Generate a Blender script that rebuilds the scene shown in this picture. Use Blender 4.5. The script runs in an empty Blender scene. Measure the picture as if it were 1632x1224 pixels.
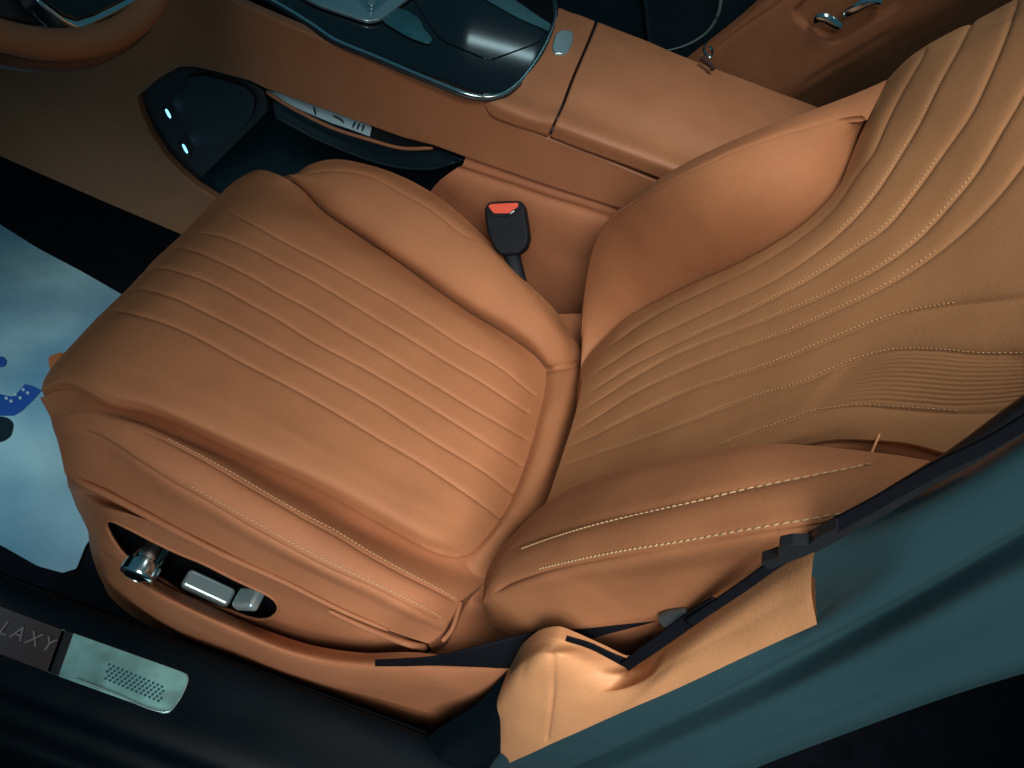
import bpy, bmesh, math, random
import numpy as np
from mathutils import Vector, Matrix
from mathutils.bvhtree import BVHTree
random.seed(4); np.random.seed(4)
S = bpy.context.scene
COL = S.collection
# ------------------------------------------------------------------ camera
# axes: +X towards the rear of the car, +Y towards the middle of the car, +Z up; origin = rear of the seat cushion
PITCH, ROLL, FPX = math.radians(52), math.radians(20), 1225.0
D = np.array([0, math.cos(PITCH), -math.sin(PITCH)])
R0 = np.array([1., 0, 0]); U0 = np.cross(R0, D)
RT = math.cos(ROLL)*R0 + math.sin(ROLL)*U0
UP = -math.sin(ROLL)*R0 + math.cos(ROLL)*U0
CP = np.array([0.02, 0.06, 0.03]) - D*1.0
cd = bpy.data.cameras.new('camera'); cam = bpy.data.objects.new('camera', cd); COL.objects.link(cam)
cd.sensor_fit = 'HORIZONTAL'; cd.sensor_width = 36; cd.lens = 36*FPX/1632
cd.clip_start = 0.02; cd.clip_end = 50
cam.matrix_world = Matrix(((RT[0], UP[0], -D[0], CP[0]), (RT[1], UP[1], -D[1], CP[1]), (RT[2], UP[2], -D[2], CP[2]), (0, 0, 0, 1)))
S.camera = cam
# ------------------------------------------------------------------ world, lamps, exposure
w = bpy.data.worlds.new('World'); S.world = w; w.use_nodes = True
bg = w.node_tree.nodes['Background']
bg.inputs[0].default_value = (0.18, 0.60, 0.80, 1); bg.inputs[1].default_value = 0.10
def area(name, loc, target, size, power, color, sy=None):
    l = bpy.data.lights.new(name, 'AREA'); l.energy = power; l.color = color
    l.shape = 'RECTANGLE'; l.size = size; l.size_y = sy or size
    o = bpy.data.objects.new(name, l); COL.objects.link(o); o.location = loc
    o.rotation_euler = (Vector(target)-Vector(loc)).to_track_quat('-Z', 'Y').to_euler()
    return o
l_ = area('cabin_lamp', (0.14, 0.0, 0.98), (0.25, -0.02, 0.1), 0.40, 0.50, (1.0, 0.93, 0.85)); l_.data.spread = math.radians(70)
l_ = area('armrest_fill', (0.24, 0.52, 1.05), (0.18, 0.52, 0.2), 0.30, 0.46, (1.0, 0.95, 0.88)); l_.data.spread = math.radians(66)  # added fill above the console, brightens the armrest lid
l_ = area('door_light', (0.24, -0.95, 1.40), (0.22, -0.16, 0.20), 0.7, 3.0, (1.0, 0.95, 0.90)); l_.data.spread = math.radians(47)
l_ = area('side_light', (0.10, -1.35, 0.70), (0.05, -0.28, -0.15), 0.7, 0.95, (0.95, 0.97, 1.0)); l_.data.spread = math.radians(46)
l_ = area('mat_fill', (-0.80, -0.36, 0.30), (-0.74, -0.02, -0.45), 0.2, 0.50, (0.68, 0.92, 1.0)); l_.data.spread = math.radians(80)  # added cool fill aimed at the floor sheet, not a fitted lamp
area('deck_streak_light', (-0.46, 2.2, 1.16), (-0.2, 0.5, 0.2), 0.26, 0.10, (0.65, 0.95, 1.0), 0.02)  # added narrow strip, there to reflect as a streak in the gloss deck
S.view_settings.view_transform = 'Standard'; S.view_settings.look = 'None'
S.view_settings.exposure = 0.0; S.view_settings.gamma = 1; S.view_settings.use_curve_mapping = False
S.render.engine = 'CYCLES'
# ------------------------------------------------------------------ geometry helpers
def ray(px, py):
    v = D*FPX + RT*(px-816) - UP*(py-612)
    return v/np.linalg.norm(v)
def un(px, py, n, p0):
    r = ray(px, py); n = np.asarray(n, float)
    return CP + r*(((np.asarray(p0)-CP) @ n)/(r @ n))
def proj(P):
    v = P-CP; z = v @ D
    return 816+FPX*(v @ RT)/z, 612-FPX*(v @ UP)/z, z
def unit(v): v = np.asarray(v, float); return v/np.linalg.norm(v)
class Pl:                      # a real plane in the car; h = metres in front of it
    def __init__(s, n, p0): s.n = unit(n); s.p0 = np.asarray(p0, float)
    def __call__(s, px, py, h=0.0): return un(px, py, s.n, s.p0+s.n*h)
CU = Pl((0.154, 0, 0.988), (0.06, 0, 0.0))                                # seat cushion plane
BK = Pl((-math.cos(math.radians(24)), 0, math.sin(math.radians(24))), (0.085, 0, 0))   # backrest plane
def ZP(z): return Pl((0, 0, 1), (0, 0, z))
def YP(y): return Pl((0, -1, 0), (0, y, 0))                               # h points outboard (towards the open door)
def cr(P, n, closed=False):                                               # Catmull-Rom by arc length
    P = np.asarray(P, float)
    if len(P) == 2 and not closed:
        t = np.linspace(0, 1, n)[:, None]; return P[0]*(1-t)+P[1]*t
    Q = np.vstack([P[-1:], P, P[:2]]) if closed else np.vstack([2*P[0]-P[1], P, 2*P[-1]-P[-2]])
    out = []
    K = len(Q)-3
    for i in range(K):
        t = np.linspace(0, 1, 24, endpoint=(i == K-1 and not closed))[:, None]
        a, b, c, d = Q[i], Q[i+1], Q[i+2], Q[i+3]
        # centripetal-like damping keeps uneven points from overshooting
        l1, l2, l3 = [max(np.linalg.norm(x), 1e-6) for x in (b-a, c-b, d-c)]
        m1 = ((b-a)/l1+(c-b)/l2)/2*l2; m2 = ((c-b)/l2+(d-c)/l3)/2*l2
        h00 = 2*t**3-3*t**2+1; h10 = t**3-2*t**2+t; h01 = -2*t**3+3*t**2; h11 = t**3-t**2
        out.append(h00*b+h10*m1+h01*c+h11*m2)
    O = np.vstack(out)
    if closed: O = np.vstack([O, O[:1]])
    s = np.concatenate([[0], np.cumsum(np.linalg.norm(np.diff(O, axis=0), axis=1))])
    q = np.linspace(0, s[-1], n, endpoint=not closed)
    return np.stack([np.interp(q, s, O[:, k]) for k in range(O.shape[1])], 1)
def polydist(px, py, line, n=160):
    L = cr(np.asarray(line, float)[:, :2], n)
    best = np.full(px.shape, 1e9); tt = np.zeros(px.shape)
    for i in range(len(L)-1):
        a, b = L[i], L[i+1]; ab = b-a; l2 = ab @ ab+1e-9
        t = np.clip(((px-a[0])*ab[0]+(py-a[1])*ab[1])/l2, 0, 1)
        d = np.hypot(px-a[0]-t*ab[0], py-a[1]-t*ab[1])
        m = d < best; best[m] = d[m]; tt[m] = (i+t[m])/(len(L)-1)
    return best, tt
def inside(px, py, poly):
    poly = np.asarray(poly, float); r = np.zeros(px.shape, bool); n = len(poly)
    for i in range(n):
        x1, y1 = poly[i]; x2, y2 = poly[(i+1) % n]
        c = ((y1 > py) != (y2 > py)) & (px < (x2-x1)*(py-y1)/((y2-y1)+1e-12)+x1)
        r ^= c
    return r
def grid_normals(G):
    du = np.gradient(G, axis=1); dv = np.gradient(G, axis=0)
    n = np.cross(du, dv); n /= (np.linalg.norm(n, axis=2, keepdims=True)+1e-12)
    if np.mean(np.sum(n*(CP-G), axis=2)) < 0: n = -n
    return n
def link(name, me, mat, parent=None):
    o = bpy.data.objects.new(name, me); COL.objects.link(o)
    if mat: me.materials.append(mat)
    if parent: o.parent = parent
    return o
def grid_obj(name, G, mat, parent=None, smooth=True):
    nv, nu = G.shape[:2]
    idx = np.arange(nv*nu).reshape(nv, nu)
    n = grid_normals(G)
    F = np.stack([idx[:-1, :-1], idx[:-1, 1:], idx[1:, 1:], idx[1:, :-1]], -1).reshape(-1, 4)
    a = G[1:, :-1]-G[:-1, :-1]; b = G[:-1, 1:]-G[:-1, :-1]
    if np.mean(np.sum(np.cross(b, a)*n[:-1, :-1], 2)) < 0: F = F[:, ::-1]
    me = bpy.data.meshes.new(name)
    me.vertices.add(nv*nu); me.vertices.foreach_set('co', G.reshape(-1).astype(np.float32))
    me.loops.add(F.size); me.loops.foreach_set('vertex_index', F.reshape(-1).astype(np.int32))
    me.polygons.add(len(F)); me.polygons.foreach_set('loop_start', np.arange(0, F.size, 4, dtype=np.int32))
    me.polygons.foreach_set('use_smooth', np.full(len(F), smooth))
    me.update(calc_edges=True); me.validate()
    return link(name, me, mat, parent)
def loft(name, secs, mat, parent=None, nu=120, nv=80, grooves=(), skirt=None, push=None, wob=0.0, thick=0.0, hole=None):
    """secs: list of (plane, [(px,py,h)...]) sections across the piece. grooves: (pixel line, depth, width, fade) real dents."""
    C = []
    for pl, pts in secs:
        P = [pl(*p) if len(p) == 3 else pl(p[0], p[1], 0.0) for p in pts]
        C.append(cr(P, nu))
    C = np.array(C)                                   # sections x nu x 3
    base = np.mean(np.linalg.norm(np.diff(C, axis=0), axis=2), axis=1); base = np.maximum(base, 1e-4)
    k = np.concatenate([[0], np.cumsum(base)]); k /= k[-1]
    G = np.zeros((nv, nu, 3)); q = np.linspace(0, 1, nv)
    Cp = np.concatenate([[2*C[0]-C[1]], C, [2*C[-1]-C[-2]]]); kp = np.concatenate([[-(k[1]-k[0])], k, [1+(k[-1]-k[-2])]])
    for j, t in enumerate(q):
        i = min(max(np.searchsorted(k, t, side='right')-1, 0), len(k)-2)
        u = (t-k[i])/(k[i+1]-k[i]); dt = k[i+1]-k[i]
        a, b, c, d = Cp[i], Cp[i+1], Cp[i+2], Cp[i+3]
        m1 = ((b-a)/(kp[i+1]-kp[i])+(c-b)/dt)/2*dt; m2 = ((c-b)/dt+(d-c)/(kp[i+3]-kp[i+2]))/2*dt
        G[j] = (2*u**3-3*u**2+1)*b+(u**3-2*u**2+u)*m1+(-2*u**3+3*u**2)*c+(u**3-u**2)*m2
    N = grid_normals(G)
    px, py, z = proj(G.reshape(-1, 3)); px = px.reshape(nv, nu); py = py.reshape(nv, nu); z = z.reshape(nv, nu)
    dsp = np.zeros((nv, nu))
    for g in grooves:
        line, dep, wd, fade = g[:4]
        mode = g[4] if len(g) > 4 else 'v'
        d, t = polydist(px, py, line); dm = d*z/FPX
        f = 1.0
        if fade: f = np.clip(t/fade[0], 0, 1) if fade[0] else 1.0; f = f*(np.clip((1-t)/fade[1], 0, 1) if fade[1] else 1.0)
        if mode == 'v': dsp -= dep*np.exp(-dm/wd)*f
        else: dsp -= dep*np.exp(-(dm/wd)**2)*f
    if wob:
        s1, s2 = np.mgrid[0:nv, 0:nu]
        X = G[..., 0]; Y = G[..., 1]; Zz = G[..., 2]
        dsp += wob*(np.sin(X*31+Y*17+Zz*9+1.3)*np.sin(Y*41-X*13+.4)+.5*np.sin(X*67-Y*53+Zz*20))
    G = G+N*dsp[..., None]
    if push:
        poly, amt = push
        m = inside(px, py, poly); dd, _ = polydist(px, py, list(poly)+[poly[0]]); q_ = np.clip(dd/9.0, 0, 1); q_ = q_*q_*(3-2*q_)
        G[m] -= (N*(amt*q_)[..., None])[m]
    if skirt:
        for side, vec in skirt:
            vec = np.asarray(vec, float)
            f = [.12, .3, .6, 1.0]
            if side == 'first': G = np.concatenate([np.array([G[0]+vec*x for x in f[::-1]]), G])
            if side == 'last': G = np.concatenate([G, np.array([G[-1]+vec*x for x in f])])
            if side == 'u0': G = np.concatenate([np.stack([G[:, 0]+vec*x for x in f[::-1]], 1), G], 1)
            if side == 'u1': G = np.concatenate([G, np.stack([G[:, -1]+vec*x for x in f], 1)], 1)
    o = grid_obj(name, G, mat, parent)
    if hole: cut_hole(o, hole)
    if thick:
        m = o.modifiers.new('s', 'SOLIDIFY'); m.thickness = thick; m.offset = -1
    return o
def cut_hole(o, poly):
    bm = bmesh.new(); bm.from_mesh(o.data)
    C = np.array([f.calc_center_median()[:] for f in bm.faces]); N = np.array([f.normal[:] for f in bm.faces])
    x, y, z = proj(C); m = inside(x, y, poly)
    bm.faces.ensure_lookup_table()
    bmesh.ops.delete(bm, geom=[bm.faces[i] for i in np.nonzero(m)[0]], context='FACES')
    bm.to_mesh(o.data); bm.free()
def bvh(o):
    return BVHTree.FromPolygons([v.co for v in o.data.vertices], [p.vertices for p in o.data.polygons])
def cast(tree, px, py):
    r = ray(px, py); h = tree.ray_cast(Vector(CP), Vector(r))
    return (np.array(h[0]), np.array(h[1])) if h[0] is not None else (None, None)
def path_on(o, line, n=400):
    T = bvh(o); L = cr(np.asarray(line, float), n); P = []; N = []
    for p in L:
        a, b = cast(T, *p)
        if a is not None:
            if b @ (CP-a) < 0: b = -b
            P.append(a); N.append(b)
    return np.array(P), np.array(N)
def stitches(o, lines, mat, **k):
    for l in lines: stitch_row(o, [l], mat, **k)
def stitch_row(o, lines, mat, length=.0045, pitch=.0058, r=.0006, tilt=.12, lift=.0003, name='stitching'):
    V = []; F = []
    for line in lines:
        P, N = path_on(o, line)
        if len(P) < 3: continue
        s = np.concatenate([[0], np.cumsum(np.linalg.norm(np.diff(P, axis=0), axis=1))])
        q = np.arange(pitch, s[-1]-pitch, pitch)
        for k, a in enumerate(q):
            jl = length*(1+random.uniform(-.08, .08))
            p0 = np.array([np.interp(a-jl/2, s, P[:, i]) for i in range(3)])
            p1 = np.array([np.interp(a+jl/2, s, P[:, i]) for i in range(3)])
            nn = unit([np.interp(a, s, N[:, i]) for i in range(3)])
            ax = unit(p1-p0); side = np.cross(nn, ax)
            c = (p0+p1)/2+nn*lift; ax = unit(ax+side*tilt); side = np.cross(nn, ax)
            b = len(V)
            prof = [(-.5, .35, 0), (-.32, .9, .8), (0, 1.1, 1.25), (.32, .9, .8), (.5, .35, 0)]
            for (t, wr, hh) in prof:
                for j in range(6):
                    an = j*math.pi/3
                    V.append(c+ax*(t*jl)+side*(math.cos(an)*r*wr)+nn*(math.sin(an)*r*wr+hh*r*.5))
            for i in range(4):
                for j in range(6): F.append((b+i*6+j, b+i*6+(j+1) % 6, b+(i+1)*6+(j+1) % 6, b+(i+1)*6+j))
            F.append(tuple(b+j for j in range(5, -1, -1))); F.append(tuple(b+24+j for j in range(6)))
    me = bpy.data.meshes.new(name); me.from_pydata([tuple(v) for v in V], [], F); me.update()
    for p in me.polygons: p.use_smooth = True
    return link(name, me, mat, o)
def tube(name, pts, r, mat, parent=None, n=80, seg=14, r2=None, flat=1.0, up=None, closed=False, spline=True):
    P = cr(pts, n, closed) if spline else np.asarray(pts, float); n = len(P)
    T = np.gradient(P, axis=0) if not closed else np.roll(P, -1, 0)-np.roll(P, 1, 0)
    T /= np.linalg.norm(T, axis=1, keepdims=True)
    ref = np.array(up if up is not None else (0, 0, 1.0))
    V = []
    for i in range(n):
        a = np.cross(T[i], ref); a /= np.linalg.norm(a)+1e-9; b = np.cross(a, T[i])
        t = i/(n-1); rr = r if r2 is None else r*(1-t)+r2*t
        if not closed:
            e = min(i, n-1-i); rr *= [.45, .8, .95][e] if e < 3 else 1
        for j in range(seg):
            an = 2*math.pi*j/seg; V.append(P[i]+a*math.cos(an)*rr+b*math.sin(an)*rr*flat)
    F = []
    for i in range(n if closed else n-1):
        for j in range(seg): F.append((i*seg+j, i*seg+(j+1) % seg, ((i+1) % n)*seg+(j+1) % seg, ((i+1) % n)*seg+j))
    if not closed: F += [tuple(range(seg))[::-1], tuple((n-1)*seg+j for j in range(seg))]
    me = bpy.data.meshes.new(name); me.from_pydata([tuple(v) for v in V], [], F); me.update()
    for p in me.polygons: p.use_smooth = True
    return link(name, me, mat, parent)
def slab(name, P, nrm, th, mat, parent=None, bevel=0.0, seg=3):
    """closed outline P (3D, coplanar) extruded th metres against nrm, edges rounded"""
    nrm = unit(nrm); P = [np.asarray(p, float) for p in P]
    bm = bmesh.new(); vs = [bm.verts.new(tuple(p)) for p in P]; f = bm.faces.new(vs)
    f.normal_update()
    if f.normal @ Vector(nrm) < 0: f.normal_flip()
    r = bmesh.ops.extrude_face_region(bm, geom=[f])
    nv = [g for g in r['geom'] if isinstance(g, bmesh.types.BMVert)]
    orig = set(vs)
    for v in vs: v.co -= Vector(nrm*th)
    bmesh.ops.recalc_face_normals(bm, faces=bm.faces[:])
    me = bpy.data.meshes.new(name); bm.to_mesh(me); bm.free()
    for p in me.polygons: p.use_smooth = True
    o = link(name, me, mat, parent)
    if bevel:
        m = o.modifiers.new('b', 'BEVEL'); m.width = bevel; m.segments = seg; m.limit_method = 'ANGLE'; m.angle_limit = math.radians(35); m.harden_normals = False
    m = o.modifiers.new('w', 'WEIGHTED_NORMAL'); m.keep_sharp = True
    return o
def outline(pl, pts, n=80, h=0.0, smooth=True):
    L = cr(np.asarray(pts, float), n, True) if smooth else pts
    return [pl(p[0], p[1], h) for p in L]
def rnd(pts, r=.25, k=5):                     # round the corners of a polygon given in pixels (each corner eased by share r)
    out = []; n = len(pts); P = np.asarray(pts, float)
    for i in range(n):
        a, b, c = P[i-1], P[i], P[(i+1) % n]
        p = b+(a-b)*min(r, .49); q = b+(c-b)*min(r, .49)
        for t in np.linspace(0, 1, k): out.append((1-t)**2*p+2*t*(1-t)*b+t*t*q)
    return out
def boxm(name, c, sx, sy, sz, mat, parent=None, bevel=.003, axes=None):
    bm = bmesh.new(); bmesh.ops.create_cube(bm, size=1)
    A = np.eye(3) if axes is None else np.array(axes)
    for v in bm.verts:
        q = np.array(v.co)*np.array([sx, sy, sz]); v.co = Vector(np.asarray(c)+A.T @ q)
    bmesh.ops.recalc_face_normals(bm, faces=bm.faces[:])
    me = bpy.data.meshes.new(name); bm.to_mesh(me); bm.free()
    o = link(name, me, mat, parent)
    if bevel:
        m = o.modifiers.new('b', 'BEVEL'); m.width = bevel; m.segments = 4
        for p in me.polygons: p.use_smooth = True
        m = o.modifiers.new('w', 'WEIGHTED_NORMAL')
    return o
def join(name, obs, parent=None):
    """several generated meshes made one mesh (modifiers applied)"""
    dg = bpy.context.evaluated_depsgraph_get(); bm = bmesh.new()
    mats = []
    for o in obs:
        dg.update(); e = o.evaluated_get(dg); me = bpy.data.meshes.new_from_object(e)
        base = len(bm.faces); bm.from_mesh(me); bm.faces.ensure_lookup_table()
        for m in o.data.materials:
            if m not in mats: mats.append(m)
        mi = mats.index(o.data.materials[0])
        for f in bm.faces[base:]: f.material_index = mi
    me = bpy.data.meshes.new(name); bm.to_mesh(me); bm.free()
    for m in mats: me.materials.append(m)
    for o in obs: bpy.data.objects.remove(o)
    o = bpy.data.objects.new(name, me); COL.objects.link(o); o.parent = parent
    return o
def thing(name, label, cat, loc=(0, 0, 0), group=None):
    o = bpy.data.objects.new(name, None); COL.objects.link(o); o.empty_display_size = .05
    o['label'] = label; o['category'] = cat
    if group: o['group'] = group
    return o
def tag(o, label=None, cat=None, group=None, kind=None):
    if label: o['label'] = label
    if cat: o['category'] = cat
    if group: o['group'] = group
    if kind: o['kind'] = kind
    return o
# ------------------------------------------------------------------ materials
def grain(m, fine=520, fs=.28, fd=.0004, crease=30, cs=.10, cdist=.0018, speck=.05):
    """leather: pore pattern and soft creases over each other, a little colour break-up"""
    nt = m.node_tree; N = nt.nodes; L = nt.links; b = N['Principled BSDF']
    tc = N.new('ShaderNodeTexCoord')
    v = N.new('ShaderNodeTexVoronoi'); v.inputs['Scale'].default_value = fine; v.feature = 'SMOOTH_F1'
    n1 = N.new('ShaderNodeTexNoise'); n1.inputs['Scale'].default_value = fine*.8; n1.inputs['Detail'].default_value = 5
    ad = N.new('ShaderNodeMath'); ad.operation = 'ADD'
    n2 = N.new('ShaderNodeTexNoise'); n2.inputs['Scale'].default_value = crease; n2.inputs['Detail'].default_value = 3; n2.inputs['Distortion'].default_value = .6
    for q in (v, n1, n2): L.new(tc.outputs['Object'], q.inputs['Vector'])
    L.new(v.outputs['Distance'], ad.inputs[0]); L.new(n1.outputs['Fac'], ad.inputs[1])
    b1 = N.new('ShaderNodeBump'); b1.inputs['Strength'].default_value = cs; b1.inputs['Distance'].default_value = cdist
    b2 = N.new('ShaderNodeBump'); b2.inputs['Strength'].default_value = fs; b2.inputs['Distance'].default_value = fd
    L.new(n2.outputs['Fac'], b1.inputs['Height']); L.new(ad.outputs[0], b2.inputs['Height'])
    L.new(b1.outputs['Normal'], b2.inputs['Normal']); L.new(b2.outputs['Normal'], b.inputs['Normal'])
    src = b.inputs['Base Color'].links[0].from_socket
    mr = N.new('ShaderNodeMapRange'); mr.inputs['From Min'].default_value = .3; mr.inputs['From Max'].default_value = .7
    mr.inputs['To Min'].default_value = 1-speck; mr.inputs['To Max'].default_value = 1+speck
    L.new(n1.outputs['Fac'], mr.inputs['Value'])
    mx = N.new('ShaderNodeVectorMath'); mx.operation = 'SCALE'; L.new(src, mx.inputs[0]); L.new(mr.outputs['Result'], mx.inputs['Scale'])
    L.new(mx.outputs['Vector'], b.inputs['Base Color'])
    return m
def principled(name, col, rough=.5, metal=0.0, spec=.5, coat=0.0, emis=None, es=0.0):
    m = bpy.data.materials.new(name); m.use_nodes = True; b = m.node_tree.nodes['Principled BSDF']
    b.inputs['Base Color'].default_value = (*col, 1); b.inputs['Roughness'].default_value = rough
    b.inputs['Metallic'].default_value = metal; b.inputs['Specular IOR Level'].default_value = spec
    b.inputs['Coat Weight'].default_value = coat; b.inputs['Coat Roughness'].default_value = .08
    if emis: b.inputs['Emission Color'].default_value = (*emis, 1); b.inputs['Emission Strength'].default_value = es
    return m
def bumpy(m, scale=900, strength=.15, dist=.0004, mottling=.10, mscale=14, voronoi=True, rvar=.08):
    nt = m.node_tree; N = nt.nodes; L = nt.links; b = N['Principled BSDF']
    tc = N.new('ShaderNodeTexCoord')
    if voronoi:
        v = N.new('ShaderNodeTexVoronoi'); v.feature = 'DISTANCE_TO_EDGE'; v.inputs['Scale'].default_value = scale
        outp = v.outputs['Distance']
    else:
        v = N.new('ShaderNodeTexNoise'); v.inputs['Scale'].default_value = scale; v.inputs['Detail'].default_value = 4; outp = v.outputs['Fac']
    L.new(tc.outputs['Object'], v.inputs['Vector'])
    bp = N.new('ShaderNodeBump'); bp.inputs['Strength'].default_value = strength; bp.inputs['Distance'].default_value = dist
    L.new(outp, bp.inputs['Height']); L.new(bp.outputs['Normal'], b.inputs['Normal'])
    n = N.new('ShaderNodeTexNoise'); n.inputs['Scale'].default_value = mscale; n.inputs['Detail'].default_value = 5
    L.new(tc.outputs['Object'], n.inputs['Vector'])
    mr = N.new('ShaderNodeMapRange'); mr.inputs['From Min'].default_value = .3; mr.inputs['From Max'].default_value = .7
    mr.inputs['To Min'].default_value = 1-mottling; mr.inputs['To Max'].default_value = 1+mottling
    L.new(n.outputs['Fac'], mr.inputs['Value'])
    mx = N.new('ShaderNodeVectorMath'); mx.operation = 'SCALE'; mx.inputs[0].default_value = b.inputs['Base Color'].default_value[:3]
    L.new(mr.outputs['Result'], mx.inputs['Scale']); L.new(mx.outputs['Vector'], b.inputs['Base Color'])
    r0 = b.inputs['Roughness'].default_value
    mr2 = N.new('ShaderNodeMapRange'); mr2.inputs['From Min'].default_value = .3; mr2.inputs['From Max'].default_value = .7
    mr2.inputs['To Min'].default_value = r0-rvar; mr2.inputs['To Max'].default_value = r0+rvar
    L.new(n.outputs['Fac'], mr2.inputs['Value']); L.new(mr2.outputs['Result'], b.inputs['Roughness'])
    return m
LEA = bumpy(principled('tan_leather', (.375, .160, .073), .64, spec=.16), 700, .12, .0004, .07)
LEB = bumpy(principled('perforated_tan_leather', (.365, .182, .083), .66, spec=.15), 650, .2, .0005, .07)
LES = bumpy(principled('tan_trim_vinyl', (.380, .155, .073), .62, spec=.18), 800, .12, .0004, .07)
LEC = bumpy(principled('console_vinyl', (.375, .162, .075), .52, spec=.4), 800, .1, .0004, .05)
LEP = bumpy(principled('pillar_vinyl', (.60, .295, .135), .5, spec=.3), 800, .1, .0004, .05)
for m_ in (LEA, LEB, LES, LEC, LEP): grain(m_)
TH2 = principled('fine_thread', (.58, .40, .21), .6)
THR = principled('thread', (.56, .38, .20), .6)
BLK = bumpy(principled('black_plastic', (.012, .014, .017), .45), 900, .1, .0003, .1)
BLM = bumpy(principled('matte_black_plastic', (.004, .006, .010), .6, spec=.2), 900, .1, .0003, .1)
BLG = principled('gloss_black', (.004, .007, .010), .06, spec=.5, coat=.3)
CRP = bumpy(principled('black_carpet', (.006, .008, .012), .95, spec=.1), 500, .6, .002, .3, 30, False)
TEA = bumpy(principled('teal_painted_body', (.024, .062, .074), .36, spec=.5), 9, .06, .003, .14, 3, False)
SIL = bumpy(principled('dark_sill_plastic', (.0015, .005, .008), .45, spec=.12), 600, .1, .0003, .1)
CHR = principled('chrome', (.70, .86, .88), .18, metal=1.0)
SAT = principled('satin_silver', (.58, .80, .83), .28, metal=.75)
RED = principled('red_button', (.75, .09, .04), .4)
BELT = bumpy(principled('black_webbing', (.004, .005, .008), .85, spec=.1), 700, .4, .0006, .1)
TRY = bumpy(principled('storage_tray_rubber', (.014, .042, .058), .55), 300, .1, .0003, .1, 8, False)
MAT_ = bumpy(principled('pale_blue_sheet', (.52, .76, .80), .38, spec=.5), 9, .6, .01, .32, 5, False)
def two_tone(m, c2, scale=4, lo=.42, hi=.62):
    nt = m.node_tree; N = nt.nodes; L = nt.links; b = N['Principled BSDF']; src = b.inputs['Base Color'].links[0].from_socket
    tc = N.new('ShaderNodeTexCoord'); n = N.new('ShaderNodeTexNoise'); n.inputs['Scale'].default_value = scale; n.inputs['Detail'].default_value = 1.5
    mr = N.new('ShaderNodeMapRange'); mr.inputs['From Min'].default_value = lo; mr.inputs['From Max'].default_value = hi
    mx = N.new('ShaderNodeMix'); mx.data_type = 'RGBA'; mx.inputs['B'].default_value = (*c2, 1)
    L.new(tc.outputs['Object'], n.inputs['Vector']); L.new(n.outputs['Fac'], mr.inputs['Value']); L.new(mr.outputs['Result'], mx.inputs['Factor'])
    L.new(src, mx.inputs['A']); L.new(mx.outputs['Result'], b.inputs['Base Color'])
two_tone(MAT_, (.20, .42, .58), 4.2, .38, .66)
PLT = bumpy(principled('brushed_plate', (.34, .68, .63), .32, metal=.5), 60, .05, .0003, .22, 22, False)
PLB = bumpy(principled('dark_brown_plate', (.055, .042, .042), .4), 60, .05, .0003, .1, 12, False)
two_tone(PLT, (.22, .40, .36), 30, .5, .75)
LTR = principled('plate_lettering', (.20, .19, .20), .4)
BLU = principled('blue_print', (.02, .10, .42), .5)
ORG = principled('orange_print', (.55, .17, .06), .5)
WHT = principled('white_print', (.55, .68, .80), .5)
LED = principled('port_light', (.2, .6, 1), .4, emis=(.22, .62, 1.0), es=2.2)
DKT = principled('dark_teal_plastic', (.008, .024, .034), .4)
# ================================================================== SETTING
ffloor = grid_obj('cabin_floor', np.array([[(x, y, -.455) for x in np.linspace(-2.2, 1.6, 60)] for y in np.linspace(-.30, 1.5, 30)]), CRP)
tag(ffloor, kind='structure')
gfloor = grid_obj('garage_ground', np.array([[(x, y, -.62) for x in np.linspace(-3, 3, 30)] for y in np.linspace(-3, 1.5, 30)]), bumpy(principled('dark_ground', (.006, .008, .014), .6), 40, .1, .001, .3, 6, False))
tag(gfloor, kind='structure')
# bulkhead under the dashboard
bh = slab('bulkhead', [np.array(p) for p in [(-1.25, -.45, -.46), (-1.25, 1.5, -.46), (-1.42, 1.5, .45), (-1.42, -.45, .45)]], (1, 0, .17), .03, CRP)
tag(bh, kind='structure')

# ================================================================== DRIVER'S SEAT
seat = thing('car_seat', "driver's seat in tan quilted leather with chrome switches on its side", 'car seat')
crease_in = [(418, 274), (445, 278), (465, 288), (479, 298), (513, 333), (572, 374), (657, 432), (709, 470), (760, 504), (812, 535), (853, 566), (872, 590)]
crease_out = [(94, 604), (132, 616), (173, 638), (226, 651), (285, 672), (344, 701), (432, 742), (530, 789), (587, 822), (635, 848), (699, 880), (730, 888)]
CH = [
 [(350, 332), (381, 345), (409, 360), (450, 382), (486, 401), (551, 436), (640, 487), (726, 542), (795, 583), (846, 624)],
 [(300, 372), (332, 371), (400, 394), (450, 421), (503, 449), (606, 511), (692, 563), (777, 614), (838, 653)],
 [(255, 400), (283, 394), (344, 412), (393, 436), (450, 468), (486, 487), (572, 539), (668, 597), (754, 650), (835, 695)],
 [(222, 436), (241, 427), (307, 438), (356, 460), (400, 484), (450, 512), (500, 543), (604, 599), (697, 655), (768, 700), (827, 737)],
 [(196, 468), (221, 460), (270, 470), (319, 492), (405, 536), (500, 588), (584, 633), (697, 706), (768, 748), (816, 785)],
 [(160, 500), (177, 495), (234, 505), (283, 522), (400, 583), (500, 636), (613, 703), (697, 754), (762, 799), (799, 827)],
]
def qp(l): return (CU, l)
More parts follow.
